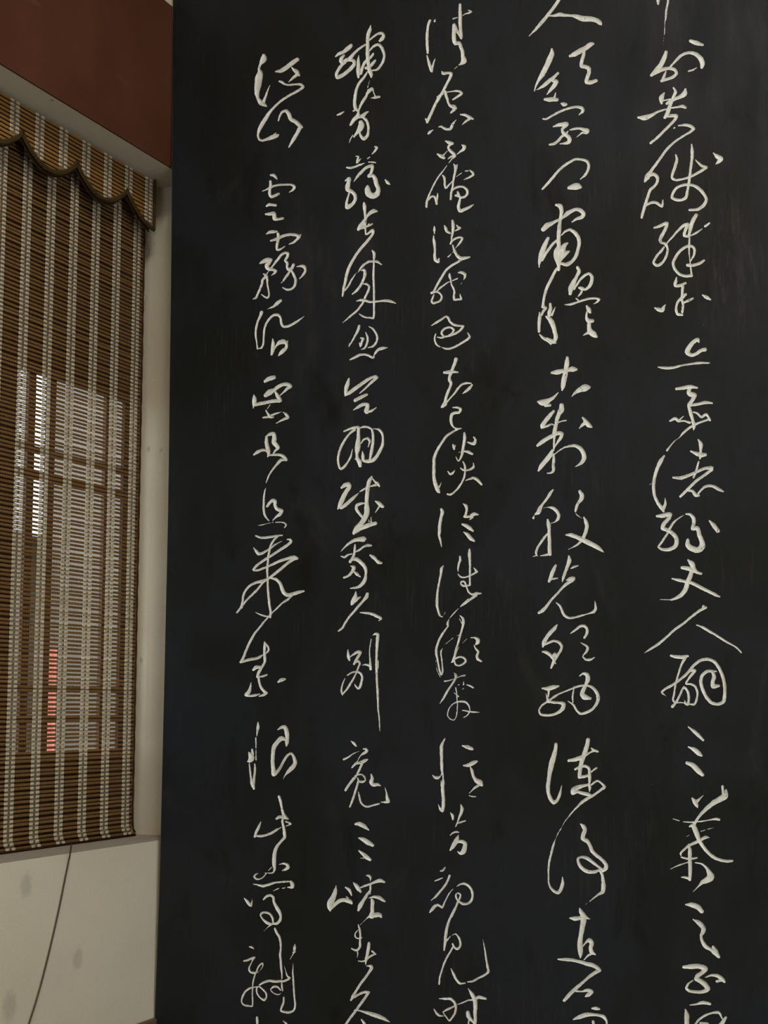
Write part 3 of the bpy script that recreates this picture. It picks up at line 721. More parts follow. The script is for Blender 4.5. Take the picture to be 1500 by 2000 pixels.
390 25 25 350 100 45 325 170 65 322 300 65 325 430 58 328 550 60 335 660 50 350 720 28 355 800 30 355 900 55 345 980 65 350 1080 65 360 1180 65 360 1280 65 355 1380 60 340 1440 55 300 1400 50 260 1310 12
315 850 20 320 950 30
330 670 15 310 750 20 250 790 60 190 780 55 150 740 20
735 165 30 820 190 75 910 220 70 935 235 40
755 550 35 850 545 70 940 500 85 1010 470 50
890 585 35 920 660 60 945 760 55 1000 840 85 1070 880 110 1110 930 60
1060 930 50 980 980 45 865 1095 14
865 1140 20 920 1155 28 985 1160 22
+
500 1475 20 540 1530 58 545 1605 35
700 1315 25 725 1390 65 710 1470 62 670 1560 40 635 1660 25 605 1730 22 580 1780 6
630 1685 20 700 1660 35 785 1630 30
@825 1590 10
545 412 20 600 365 30 660 345 38 710 355 25
705 410 20 680 480 75 640 560 95 590 640 75 545 705 35
690 540 50 760 535 70 830 570 75 830 650 90 800 730 100 750 770 60 685 730 15
+
355 1110 30 400 1100 45 445 1040 22
235 1310 12 310 1280 32 395 1245 15
530 1200 45 500 1290 45 430 1410 45 340 1520 45 260 1610 42 165 1690 12
145 1920 25 190 1860 60 240 1800 65 300 1775 45 350 1800 42 385 1825 38 420 1760 35 470 1650 28 530 1540 25 605 1455 8
675 1410 15 740 1370 35 820 1360 45 900 1400 48 960 1480 48 980 1580 45 960 1680 45 900 1740 48 800 1755 50 720 1710 45 665 1640 38 655 1570 32 695 1540 30 745 1580 32 730 1640 38 690 1720 42 660 1800 42 620 1900 42 570 2000 42
@825 1770 8.6957
+
560 20 38 500 140 38 450 250 42 415 380 50 395 500 52 385 620 48 370 745 25
410 590 25 440 550 25 480 505 8
510 490 12 560 470 18 610 520 35 645 610 35 640 680 38 595 725 42 545 700 35 515 640 35
520 690 32 470 780 32 410 880 32 365 980 32 330 1090 30 295 1210 32 285 1320 28
485 1060 12 530 1150 42 580 1250 40 640 1310 40 725 1305 20
770 1285 25 850 1275 38 950 1220 38 1060 1165 38 1120 1110 45 1110 1040 42 1090 930 35 1065 760 28 1020 525 6
+
285 1568 10 380 1570 40 480 1575 45 550 1640 45 570 1720 42 550 1820 40 500 1900 35 460 1945 30 400 1870 22 350 1800 18
350 1795 20 430 1750 40 550 1695 30
600 1668 14 690 1635 25 800 1585 20
800 1595 25 880 1580 40 960 1545 60 1075 1570 40
775 1395 10 840 1490 60 890 1590 75 900 1700 70 895 1820 60 900 1930 60 890 1990 60
770 1800 60 780 1860 75 840 1940 50 890 1985 40
195 1745 18 250 1825 42 300 1860 38 365 1862 12
790 1930 30 780 2020 25
@1030 0 9.375
+
600 -60 60 575 0 62 480 140 60 370 280 62 270 400 65 160 530 50 30 660 10
415 290 25 500 285 50 590 265 75 700 280 55 820 285 50 920 310 85 1030 345 105 1140 345 100 1260 370 85 1330 420 75 1355 450 30
+
450 900 40 450 980 90 410 1080 105 340 1240 95 270 1370 90 200 1480 50 150 1590 30 130 1665 20
560 1340 45 490 1410 60 400 1480 70 310 1560 65 175 1645 18
470 1480 50 530 1490 75 490 1570 80 430 1640 60 355 1735 15
320 1820 50 400 1825 80 480 1820 80 540 1825 70
495 1800 50 520 1695 15
780 1025 50 870 990 90 970 930 95 1080 870 85 1160 810 80 1205 800 50
1045 930 45 1025 1020 60 995 1130 65 990 1210 65 1050 1220 75 1120 1250 75 1130 1320 70 1100 1410 70 1085 1500 75 1150 1510 80 1260 1475 60
@1030 190 9.375
+
620 110 30 670 130 80 710 130 50
285 395 30 340 400 35 430 350 38 560 280 42 700 220 42 830 185 45 920 175 50 1000 200 60 1020 245 60 945 322 15
480 535 30 560 510 60 640 500 75 720 490 80 680 540 60 640 580 48 650 640 60 710 690 75 770 750 75 760 820 70 680 845 45 600 852 20
745 620 20 700 680 40 640 710 45 570 790 50 490 850 55 410 865 40
775 600 20 850 580 42 950 570 42 1030 590 65 1100 610 75 1090 650 50 1010 650 40 950 690 25 880 748 8
+
275 1680 35 350 1600 48 440 1500 50 540 1380 48 650 1270 48 770 1190 48 880 1135 45 1000 1140 48 1090 1170 50 1125 1240 55 1110 1330 50 1050 1430 48 970 1500 12
760 1660 60 840 1640 110 920 1630 120 970 1640 60
@1030 380 9.375
+
530 190 45 600 210 90 625 290 75 615 390 60 600 480 60 585 600 75 575 730 75 570 850 72 580 960 80
290 640 80 360 570 100 440 530 75 540 480 50 650 420 50 730 350 85 810 300 70 900 270 62 970 290 75 1030 350 75 1000 410 70 900 445 50 820 500 22
630 740 25 700 670 42 780 645 50 860 690 70 930 780 75 950 880 68 930 1000 62 890 1120 65 820 1220 62 720 1280 75 620 1260 50
380 800 55 340 880 75 290 1000 95 250 1130 95 220 1250 50 215 1330 15
270 1200 50 320 1110 50 400 990 48 480 890 48 540 840 40
580 960 90 560 1050 150 560 1130 160 570 1220 110 575 1300 70 570 1370 65
640 1000 110 690 920 70 730 890 45
640 1120 110 700 1070 90 755 1045 45
610 1180 80 660 1060 90
+
540 1350 45 490 1440 52 430 1560 55 370 1680 55 330 1790 55 305 1890 50
@1030 500 9.375
310 740 50 290 860 48 285 930 60
280 930 50 340 950 50 290 1010 50 260 1080 40
225 1030 25 225 1130 65 215 1250 60 215 1380 50
225 1435 25 290 1500 55 370 1550 50 430 1610 30
420 880 50 425 960 60 400 1040 70 400 1090 60
450 1080 40 480 1010 35 510 935 15
350 1110 40 420 1170 90 470 1270 90 500 1380 80 520 1500 75 490 1560 60 420 1540 60 360 1510 40
430 1590 40 520 1590 30
920 210 60 945 270 70 905 370 60 850 480 85 800 590 100 785 690 60
860 610 25 910 520 38 980 420 45 1060 350 48 1130 320 48 1180 370 60 1175 470 65 1130 560 60 1060 610 50 985 590 65 950 580 45
1010 620 30 980 680 45 930 740 20
895 780 30 935 815 30
685 890 18 790 885 45 900 850 40 1020 810 40 1140 780 40 1250 775 38 1315 795 48 1280 840 38 1215 878 15
1090 915 40 1125 980 80 1150 1030 50
1090 1030 40 1080 1110 45 1110 1180 80 1190 1190 70
1130 1200 70 1130 1300 75 1150 1380 100 1210 1430 110 1260 1470 60
1140 1400 60 1080 1420 45 1025 1450 15
@1030 690 9.375
+
730 80 50 725 170 85 710 280 90 690 400 95 665 520 95 650 610 80 635 675 30
450 355 50 540 345 95 640 325 75 740 310 60 830 290 100 895 295 50
570 715 15 490 800 50 400 860 75 310 900 120 250 900 95 190 885 30
330 960 50 415 950 50
1130 620 60 1060 630 130 980 660 100 890 710 60 810 795 15
+
630 950 80 625 1030 105 590 1090 85 550 1180 72 530 1280 65 515 1390 60 500 1500 45 490 1620 40 490 1700 40 480 1780 25
480 1060 50 420 1130 70 340 1230 75 270 1330 70 260 1370 30
280 1360 40 370 1330 40 440 1300 35 490 1310 25 480 1400 30 470 1490 30
560 1270 20 640 1240 25 710 1230 25
185 1690 45 260 1630 75 350 1570 75 440 1520 75 500 1490 60 570 1460 75 630 1470 70 620 1530 60 560 1620 45 510 1700 28
1015 1180 40 1070 1250 75 1130 1320 85 1170 1345 50
1060 1270 75 1000 1320 50 950 1375 20
@1030 780 9.375
460 930 45 420 1020 85 330 1130 85 250 1230 75 205 1305 40
480 1000 35 485 1100 52 475 1200 55 475 1310 50 430 1345 35 365 1352 20
500 1005 20 580 940 25 680 880 30 780 855 45 870 850 60 960 890 75 1020 970 80 1040 1070 85 1000 1150 70 870 1240 10
@1030 940 9.375
+
470 155 30 420 220 55 350 330 45 280 420 45 230 500 75 200 570 75 150 600 35
125 625 12 112 670 48
285 490 8 380 475 20 470 490 60 540 550 65 575 620 60 560 690 55 495 748 18 430 768 6
370 700 35 390 790 75 400 880 60 400 1000 62 405 1130 65 405 1250 70 415 1335 65
420 1330 50 330 1350 40 235 1365 12
370 960 30 310 1030 45 240 1130 42 180 1230 45 160 1310 42 180 1365 25
100 1380 8 170 1355 20
960 185 55 1000 260 85 985 330 75 930 400 50 900 470 55 880 545 35
1035 660 30 1070 730 70 1090 820 68 1070 920 68 1030 1030 60
870 570 10 920 625 20 1010 685 12
710 980 35 800 985 75 900 1020 75 1000 1065 85 1110 1120 90 1230 1180 85 1330 1240 65 1400 1300 15
990 1095 45 900 1170 35 750 1248 10
+
760 1370 30 770 1440 75 740 1540 62 700 1650 55 660 1760 50 640 1840 15
795 1600 12 860 1565 48 930 1545 25
520 1540 40 480 1620 70 440 1720 68 400 1830 50
440 1790 40 545 1775 30
@1040 1070 9.375
620 590 25 690 570 70 750 560 70 730 590 70 650 640 65 560 720 45 450 840 42 340 960 45 250 1080 55 180 1150 70 120 1190 50
435 1000 20 500 1060 48 540 1150 45 580 1230 48 660 1280 48 770 1275 40 900 1240 35 1020 1205 25 1120 1170 55 1155 1120 52 1140 960 12
+
450 1410 25 410 1470 65 330 1550 75 260 1640 70 210 1730 75 190 1815 30
220 1775 35 300 1735 42 400 1705 45 490 1735 50 535 1810 55 510 1890 48 450 1980 50 400 2060 60 370 2130 55 340 2200 30
@1040 1220 9.375
185 495 30 260 510 60 330 560 60 380 630 45 430 720 15
360 600 60 410 540 60
@1040 1070 9.375
700 1565 18 790 1500 42 880 1435 48 950 1430 52 1000 1490 52 995 1570 52 950 1645 40
@1040 1220 9.375
875 325 15 950 365 32 1010 410 45 1000 470 48 930 560 25
925 590 30 980 640 42 1060 640 48 1135 600 22
+
180 1165 30 280 1170 75 380 1145 80 475 1125 40
300 1190 45 290 1310 30
245 1265 12 275 1350 40 300 1410 60
325 1375 35 400 1320 42 480 1270 30 560 1235 28 680 1190 32 800 1140 40 900 1115 40 1010 1115 40 1100 1150 55 1180 1250 65 1205 1360 65 1160 1470 55 1080 1560 50 980 1610 52 880 1630 45 810 1570 42 750 1470 40 650 1400 18
270 1400 40 370 1420 50 480 1430 50 570 1450 70 560 1520 75 500 1590 60 400 1640 50 270 1660 45 150 1640 48 120 1570 35 170 1480 35 270 1415 35
760 1125 15 750 1220 28 735 1320 35 740 1420 28
865 940 22 930 895 42 1000 920 75 1015 1000 85 980 1090 60 940 1180 75 910 1270 85 950 1320 110 1060 1350 50
@1040 1430 9.375
+
430 220 60 425 300 65 390 440 90 350 580 100 320 720 85 300 860 70 285 980 75 290 1100 65 325 1210 70 390 1290 70 450 1250 60 500 1140 50 535 975 12
1020 140 70 1000 240 80 960 370 85 920 480 85 890 590 80 870 700 75 860 820 65
665 520 50 770 505 70 880 470 80 960 420 60 1060 370 30 1130 335 50 1195 355 40
1080 295 25 1130 330 50
785 680 40 860 640 50 960 620 55 1030 660 55 1045 760 58 1045 860 58 1045 935 30
860 820 60 940 815 55 1030 790 45
1075 730 25 1120 690 35 1175 655 38
1030 960 40 940 980 60 840 1010 80 750 1060 95 740 1110 80 820 1090 60 920 1120 60 1020 1140 70 1070 1160 50
1035 950 50 1050 1010 55 1045 1085 22
1075 970 25 1130 920 40 1190 890 38 1270 940 40 1320 1000 55 1260 1050 50 1180 1110 42 1090 1170 48 1000 1220 55 910 1280 55 830 1360 35 740 1450 28 660 1550 22 590 1640 14 510 1790 12
470 1840 6 440 1900 6
+
@1050 1580 9.375
415 375 12 345 510 12 310 600 25 280 700 42 250 820 42 215 960 40 200 1100 38 200 1230 32 205 1350 32 240 1440 42 310 1510 55 380 1530 65 430 1460 65 460 1360 60 455 1250 20
780 270 20 840 320 75 865 380 75 840 460 80 830 540 75 910 590 75 960 670 65 1000 770 70 1080 850 65 1180 930 62 1250 1020 70 1250 1090 75 1200 1130 60
1190 1120 50 1120 1060 50 1000 970 60 900 900 68 800 880 45 740 910 50 760 1010 55 830 1100 70 930 1150 70 1050 1150 60 1130 1120 45 1180 1200 55 1200 1320 65 1205 1440 85 1190 1520 70 1120 1560 45 1030 1630 25 950 1695 15
915 1715 10 880 1748 8
@1050 1760 8.3333
+
685 115 25 710 180 70 770 250 70 830 285 25 870 295 6
530 275 30 610 285 75 700 270 60
740 230 90 745 330 95 725 440 80 705 560 75 690 680 85 695 790 90 700 870 60 695 925 20
740 730 20 790 670 35 840 635 70 880 680 70 865 760 65 880 830 65 935 865 30
890 850 40 830 880 35 755 955 15
330 945 25 430 950 50 560 960 55 680 985 55 800 1020 65 900 1045 70 980 1090 60 1015 1125 45 950 1155 60 860 1215 55 760 1300 45 680 1370 55 600 1440 60 520 1520 65 435 1615 50
620 1460 40 720 1470 30 820 1450 60 880 1475 60 830 1520 70 780 1550 30
+
890 1745 30 950 1745 60 1005 1755 35
580 1925 20 670 1890 65 770 1855 75 880 1845 55 980 1855 45 1070 1880 60 1120 1950 35 1125 2030 30
905 1960 45 920 2040 45
@1240 0 7.5
+
485 -40 35 485 30 32 465 120 32 455 210 30 450 290 20
440 300 8 435 490 12
432 490 8 410 680 6
345 -30 50 340 10 50 340 58 30
+
815 600 50 900 630 70 990 655 40
460 760 45 430 850 68 380 950 70 310 1040 75 240 1105 40
290 1070 55 400 1020 55 500 1000 45 580 1020 50 610 1070 45 570 1120 45 470 1160 45 390 1185 40
400 1180 40 430 1110 40 455 1045 20
510 985 25 590 900 35 690 805 42 800 770 45 900 800 62 970 870 75 990 930 70 980 985 45
785 1042 20 850 1025 25 905 990 15
+
565 1285 25 595 1340 45 565 1420 45 540 1490 42 505 1570 55 480 1650 60 440 1720 45
390 1510 40 390 1430 75 430 1360 20
415 1475 20 520 1450 20
470 1515 45 560 1460 50 660 1420 55 730 1370 75 740 1305 30
540 1580 22 640 1565 32 700 1555 50 740 1575 40
50 1720 35 140 1725 75 240 1690 55 340 1635 32 460 1600 25
@1240 170 7.5
450 430 40 530 420 50 610 425 50 600 460 45 520 550 40 430 640 40 330 740 40 230 820 35
580 595 25 570 603 20
640 565 20 740 555 42 820 575 48 860 610 48 820 650 38 720 710 32 600 790 32 480 900 38 390 1020 40 310 1130 40 230 1240 48 180 1320 75 145 1385 30
+
200 1300 50 270 1275 50 330 1320 50 330 1380 42 290 1450 38 230 1500 42 190 1600 42 150 1730 45 120 1830 42 100 1910 35
160 1740 25 220 1700 38 300 1690 42 360 1725 42 395 1745 42 410 1655 20
600 995 25 615 1060 42 590 1160 45 560 1250 42 545 1330 38 590 1360 35 670 1355 32 780 1325 35 900 1270 38 1000 1210 42 1050 1175 35 980 1155 40 930 1110 30 885 1065 14
830 840 22 840 940 48 835 1060 42 820 1180 40 805 1300 40 790 1420 40 770 1520 40 745 1620 45 680 1655 42 600 1650 42 545 1620 42 560 1550 38 610 1480 40 690 1440 40 800 1430 40 900 1460 48 990 1540 50 1045 1640 45 1010 1730 48 920 1790 45 800 1800 35
1150 965 20 1210 1020 65 1260 1050 70 1230 1090 55 1185 1130 15
@1240 400 7.5
+
285 335 30 370 310 45 470 270 50 460 320 50 420 410 48 370 510 48 380 545 42 450 575 42 480 650 35 460 750 38 410 840 38 330 890 45 275 850 35 320 750 35 390 670 38 430 615 22
465 565 20 550 470 30 640 370 35 720 300 45 775 285 45 740 370 45 725 450 45 790 465 35
900 150 50 850 230 60 815 340 55 795 440 40
800 440 22 800 520 25 795 600 30 795 700 20 805 800 18 815 900 22 830 1010 30
820 450 20 900 410 32 985 352 14
1030 315 35 1090 270 30
830 1035 45 750 1045 40 660 1020 42 590 950 42 560 860 42 600 760 42 670 670 42 750 615 40 830 605 38 870 640 38 870 720 35 820 820 22
770 885 45 860 885 45 950 855 45 1015 815 30
+
610 1065 20 600 1120 45 590 1180 45 650 1185 45 740 1145 35
700 1190 45 695 1280 40 690 1380 40 705 1470 35 695 1570 35
745 1310 40 690 1360 50 630 1420 38 605 1510 38 625 1600 42 690 1610 35
720 1430 30 780 1405 38 850 1370 28
295 1510 25 350 1535 60 400 1545 60 425 1490 35 450 1460 10
990 1320 25 1050 1355 55 1105 1385 30
@1250 630 7.5
+
860 285 25 850 250 50 780 290 60 710 380 70 690 430 70 750 475 55 830 455 48 890 410 50 950 395 60
265 650 18 360 665 42 490 660 38 600 630 30 750 605 32 880 590 35 1015 592 22
+
535 970 40 640 955 55 750 940 55 835 955 30
740 960 40 710 1020 60 740 1050 75 800 1060 60 770 1130 60 720 1200 55
740 1210 45 850 1195 45 950 1170 48 1055 1180 30
715 1220 50 740 1320 55 770 1420 45 790 1520 50 785 1575 15
440 1440 32 520 1405 45 560 1440 45 640 1440 25 730 1465 35
570 1430 25 640 1370 10
780 1310 20 840 1330 32 900 1385 35 970 1345 38 1025 1430 35
1000 1420 30 900 1455 32 800 1495 38 720 1545 35 640 1610 35 575 1685 15 520 1725 8
510 1730 14 450 1800 22 395 1870 32
+
@1250 830 7.5
355 450 25 310 520 60 260 620 50 225 720 48 205 820 48 200 930 45 215 1040 45 255 1130 48 310 1210 55 345 1265 35
340 1230 50 370 1160 40 368 1075 12
170 855 8 95 905 6
855 215 25 890 280 60 890 360 42 880 490 30
745 385 25 830 420 60 900 440 70 955 435 50
860 535 25 840 610 30 820 690 35 785 770 28
490 770 35 600 775 55 720 735 45 850 680 42 950 635 45 1050 630 55
1050 655 45 950 730 42 850 800 42 750 890 42 660 980 42 590 1050 35
710 960 30 770 970 45 820 1030 55 860 1030 40
840 1020 25 890 960 28 960 900 40 1060 895 42 1150 940 52 1220 975 25
+
250 1335 35 330 1330 65 440 1310 60 420 1370 55 350 1450 60 330 1510 60 400 1540 55 480 1590 60 535 1670 62 520 1770 62 440 1820 55 340 1825 45 275 1790 35 330 1700 32 400 1590 32 440 1510 35 510 1410 32 640 1320 8
675 1305 25 730 1310 42 785 1370 55 785 1460 52 770 1520 50 840 1510 60 865 1600 62 905 1700 70 910 1780 90 850 1830 90 760 1810 85 700 1760 75 700 1685 45
1020 1405 25 1080 1470 65 1140 1550 60
@1250 1060 7.5
+
705 255 30 760 310 80 790 380 60 830 430 50 895 450 40
615 365 45 700 375 65 790 420 50
755 400 50 740 480 65 700 570 68 670 670 70 610 760 60 520 815 45 460 835 25
460 835 18 295 832 10
470 525 20 560 545 45 670 570 45 760 590 50 880 650 52 1000 710 48 1100 760 45 1165 790 28
+
960 950 45 880 990 40 760 1080 35 640 1180 35 500 1280 35 380 1390 35 260 1490 38 150 1560 32 65 1615 12
930 930 40 920 960 30
830 1205 18 920 1240 35 1020 1300 38 1100 1345 32 1200 1410 32 1300 1470 28 1400 1525 25 1450 1570 25 1485 1610 20
@1260 1260 7.5
+
380 155 35 450 170 50 540 175 55 625 160 35
585 190 45 540 270 35 500 380 30 465 500 28 440 610 28 425 720 28 410 800 30 440 840 25 520 840 18 610 855 18 720 865 35 755 790 32 765 690 32 730 600 35 670 570 32 600 565 28 640 490 32 700 410 45 730 370 40 660 375 40 590 440 40 490 520 38 390 590 38 290 645 35 245 690 30 305 745 10
640 380 35 720 290 42 810 225 45 920 205 45 1020 250 48 1090 350 50 1140 470 50 1165 600 50 1165 730 50 1145 830 52 1060 865 48 970 840 50 890 750 50 840 640 48 815 530 50 840 440 48 910 385 48 980 385 45 1010 460 58 990 540 55 1000 600 75 1080 595 40
960 375 30 1040 385 20
400 900 45 450 840 35 500 750 32 545 650 32 570 615 32 620 670 35 640 760 38 620 870 40 590 850 35 580 815 15
540 710 6 565 800 8
+
630 1195 18 720 1265 52 790 1330 52 850 1390 32
635 1490 20 720 1530 65 790 1590 65 820 1615 40
615 1725 50 700 1760 75 780 1840 80 840 1900 55
@1280 1530 7.5
+
540 215 25 580 270 70 605 320 50 620 360 10
610 265 50 660 215 25 720 165 8
985 45 40 995 130 50 1020 180 95 950 230 85 860 280 75 760 360 60 670 450 45 610 530 38 570 600 40
1035 95 30 1040 160 50
260 520 14 350 548 14
410 563 16 550 568 24 680 555 20 830 530 22 900 522 42 935 530 35
500 630 25 550 620 60 590 700 75 630 800 65 680 900 52 760 1000 50 860 1085 50 980 1130 45 1060 1140 42 1125 1135 35
665 703 10 850 648 10
450 782 8 500 758 8
790 795 12 740 790 50 680 820 45 590 865 45 500 905 40 420 970 35 370 1030 30 375 1058 14
485 890 15 505 980 55 505 1100 55 510 1220 55 510 1320 52 505 1410 45
380 1375 15 430 1375 35 510 1400 40
380 1080 20 450 1100 32 540 1100 32 610 1090 25
215 1258 8 330 1205 20 475 1155 18
585 1162 18 680 1180 28 750 1240 42 790 1310 75 810 1370 110 750 1420 85 690 1450 60 640 1500 25 555 1585 10
+
@1280 1750 7.5
445 125 25 530 130 70 620 160 80 680 225 65
550 340 15 630 390 65 700 460 70 700 520 65 670 580 40 690 670 52 740 740 60 820 790 50 870 820 85 930 890 45
845 745 40 890 810 60
+
415 1040 45 520 1035 75 640 1030 70 730 1065 80 690 1120 60 620 1170 65 600 1210 65 670 1250 70 740 1310 75 770 1360 70 700 1400 55 600 1405 48 500 1390 45 455 1350 38 480 1290 30 550 1235 20
735 1190 15 820 1160 35 910 1170 55 980 1220 60 1015 1260 30
900 1250 40 960 1235 40
+
500 1598 14 600 1585 32 700 1560 50 800 1580 40
440 1660 20 460 1740 72 460 1840 70 470 1950 60
570 1900 35 640 1810 35 730 1750 35 840 1710 35 930 1710 40 980 1795 20
670 1870 60 760 1880 60
1030 1780 40 980 1860 60 900 1940 50
"""

# ================================================================== THE SETTING
X_OUT = -2.315
room = MB()
room.box(X_OUT, XW, -4.0, Y_LEFT, 0, ZC)                                   # window wall, near side of the recess
room.box(X_OUT, XW, YJ, YEND, 0, ZC)                                       # far side of the recess
room.box(X_OUT, XW, Y_LEFT, YJ, 0, ZSILL)                                  # below the sill
room.box(X_OUT, XW, Y_LEFT, YJ, ZSOF, ZC)                                  # above the soffit
tag(room.obj('wall_left', M['plaster']), kind='structure')
tag(MB().box(XW - 0.002, XW + 0.003, -4.0, YEND, ZSOF, ZRED).obj('trim_1', M['red']), 'red-brown painted band on the wall above the window', kind='structure')
dz = on_plane(284, 1993, 0, XW)[2]
tag(MB().bar(XW, XW + 0.012, -4.0, YEND, dz - 0.11, dz, 0.003).obj('trim_2', M['rail']), 'brown wooden rail along the wall below the window', kind='structure')
tag(MB().box(X_OUT, 3.2, YEND, YEND + 0.2, 0, ZC).obj('wall_end', M['plaster']), kind='structure')
rw = MB(); rw.box(3.0, 3.2, -4.2, -2.0, 0, ZC); rw.box(3.0, 3.2, 1.5, YEND, 0, ZC); rw.box(3.0, 3.2, -2.0, 1.5, 2.25, ZC)
rw.box(3.02, 3.14, -0.3, -0.1, 0, 2.25)                                    # post between the two open doorways
tag(rw.obj('wall_right', M['plaster']), kind='structure')
bk = MB(); bk.box(X_OUT, -0.3, -4.2, -4.0, 0, ZC); bk.box(0.7, 3.0, -4.2, -4.0, 0, ZC); bk.box(-0.3, 0.7, -4.2, -4.0, 2.2, ZC)
tag(bk.obj('wall_back', M['plaster']), kind='structure')
tag(MB().box(X_OUT, 3.2, -4.2, YEND + 0.2, -0.1, 0).obj('floor', M['floor']), kind='structure')
tag(MB().box(X_OUT, 3.2, -4.2, YEND + 0.2, ZC, ZC + 0.1).obj('ceiling', M['ceiling']), kind='structure')

tag(MB().box(XP + 0.002, XW - 0.0005, Y_LEFT, YJ, ZSILL - 0.02, ZSILL + 0.0008).obj('trim_3', M['sill']), 'narrow grey cement window sill', kind='structure')
# ---- window at the back of the recess: boards around a small glazed opening
XG = XP - 0.006
wy0 = on_plane(28, 1000, 0, XP)[1]; wy1 = on_plane(240, 1000, 0, XP)[1]
wz1 = on_plane(70, 729, 0, XP)[2]; wz0 = on_plane(60, 1469, 0, XP)[2]
wb = MB()
wb.box(XP - 0.010, XP, Y_LEFT, wy0, ZSILL, ZSOF); wb.box(XP - 0.010, XP, wy1, YJ, ZSILL, ZSOF)
wb.box(XP - 0.010, XP, wy0, wy1, ZSILL, wz0); wb.box(XP - 0.010, XP, wy0, wy1, wz1, ZSOF)
win = tag(wb.obj('window_1', M['wood']), 'small window set in brown boards behind the blind', kind='structure')
def wbar(pa, pb, ref):                        # upright bar between two photo columns
    a = on_plane(pa, ref, 0, XG)[1]; b = on_plane(pb, ref, 0, XG)[1]
    MB().bar(XG - 0.005, XG + 0.005, a, b, wz0, wz1, 0.002).obj('mullion', M['frame'], win)
for pa, pb in ((48, 62), (88, 102), (201, 208)): wbar(pa, pb, 960)
for pa, pb in ((873, 887), (922, 938), (1337, 1352), (1397, 1412)):
    a = on_plane(75, pa, 0, XG)[2]; b = on_plane(75, pb, 0, XG)[2]
    MB().bar(XG - 0.004, XG + 0.004, wy0, wy1, b, a, 0.002).obj('transom', M['frame'], win)
MB().box(XG - 0.0015, XG + 0.0015, wy0, wy1, wz0, wz1).obj('pane', M['glass'], win)

# ---- outside, glimpsed between the slats
tag(MB().box(-40, X_OUT, -30, 40, -0.4, -0.3).obj('ground', M['ground']), kind='structure')
pb_ = on_plane(100, 1005, 0, -7.0)
bld = empty('courtyard_house', (-9, 9, -0.3), 'pale courtyard house with a grey tiled roof seen outside the window', 'building')
MB().box(-10.5, -7.6, 6.0, 15.0, -0.3, pb_[2] - 0.15).obj('wall', M['pale'], bld)
rf = MB(); zt = pb_[2]
rf.add([(-7.2, 5.6, zt - .15), (-11, 5.6, zt - .15), (-9.1, 5.6, zt + 0.05), (-7.2, 15.4, zt - .15), (-11, 15.4, zt - .15), (-9.1, 15.4, zt + 0.05)],
       [(0, 1, 2), (5, 4, 3), (0, 2, 5, 3), (2, 1, 4, 5), (1, 0, 3, 4)]).obj('roof', M['tile'], bld)
q = on_plane(101, 900, 0, -7.2)
tow = empty('gate_tower', (-6.4, q[1] + 1.5, -0.3), 'tall grey gate tower with a flat grey roof beyond the courtyard house', 'building')
MB().box(-7.2, -6.2, q[1], q[1] + 3.4, -0.3, 5.6).obj('wall', M['tower'], tow)
MB().box(-7.2, -5.9, q[1] - 0.02, q[1] + 3.8, 5.6, 5.8).obj('roof', M['tile'], tow)
q = on_plane(97, 1360, 0, -5.4)
lan = empty('red_post', (q[0], q[1], -0.3), 'red lacquered post standing in the courtyard', 'post')
lm = MB(); zb_ = on_plane(97, 1268, 0, -5.4)[2]
lm.tube([(q[0], q[1], -0.3), (q[0], q[1], 0.6), (q[0], q[1], zb_)], 0.034, 14).obj('shaft', M['lacquer'], lan, True)
MB().tube([(q[0], q[1], -0.3), (q[0], q[1], -0.1)], 0.09, 14).obj('foot', M['pale'], lan)

# ================================================================== CEILING LAMPS (out of view)
for i, (lx, ly, lw) in enumerate(LAMPS):
    lt = empty('ceiling_light', (lx, ly, ZC), ('flat white ceiling lamp above the floor before the black board', 'flat white ceiling lamp over the middle of the hall')[i], 'lamp', 'ceiling lamps')
    MB().bar(lx - 0.42, lx + 0.42, ly - 0.42, ly + 0.42, ZC - 0.06, ZC, 0.012).obj('housing', M['metal'], lt)
    MB().box(lx - 0.38, lx + 0.38, ly - 0.38, ly + 0.38, ZC - 0.066, ZC - 0.061).obj('diffuser', M['diffuser'], lt)
    al = bpy.data.lights.new('lamp_light', 'AREA'); al.shape = 'SQUARE'; al.size = 0.76; al.energy = lw; al.color = LAMP_COLOR
    ao = bpy.data.objects.new('lamp_light', al); COL.objects.link(ao); ao.parent = lt; ao.location = (0, 0, -0.072)

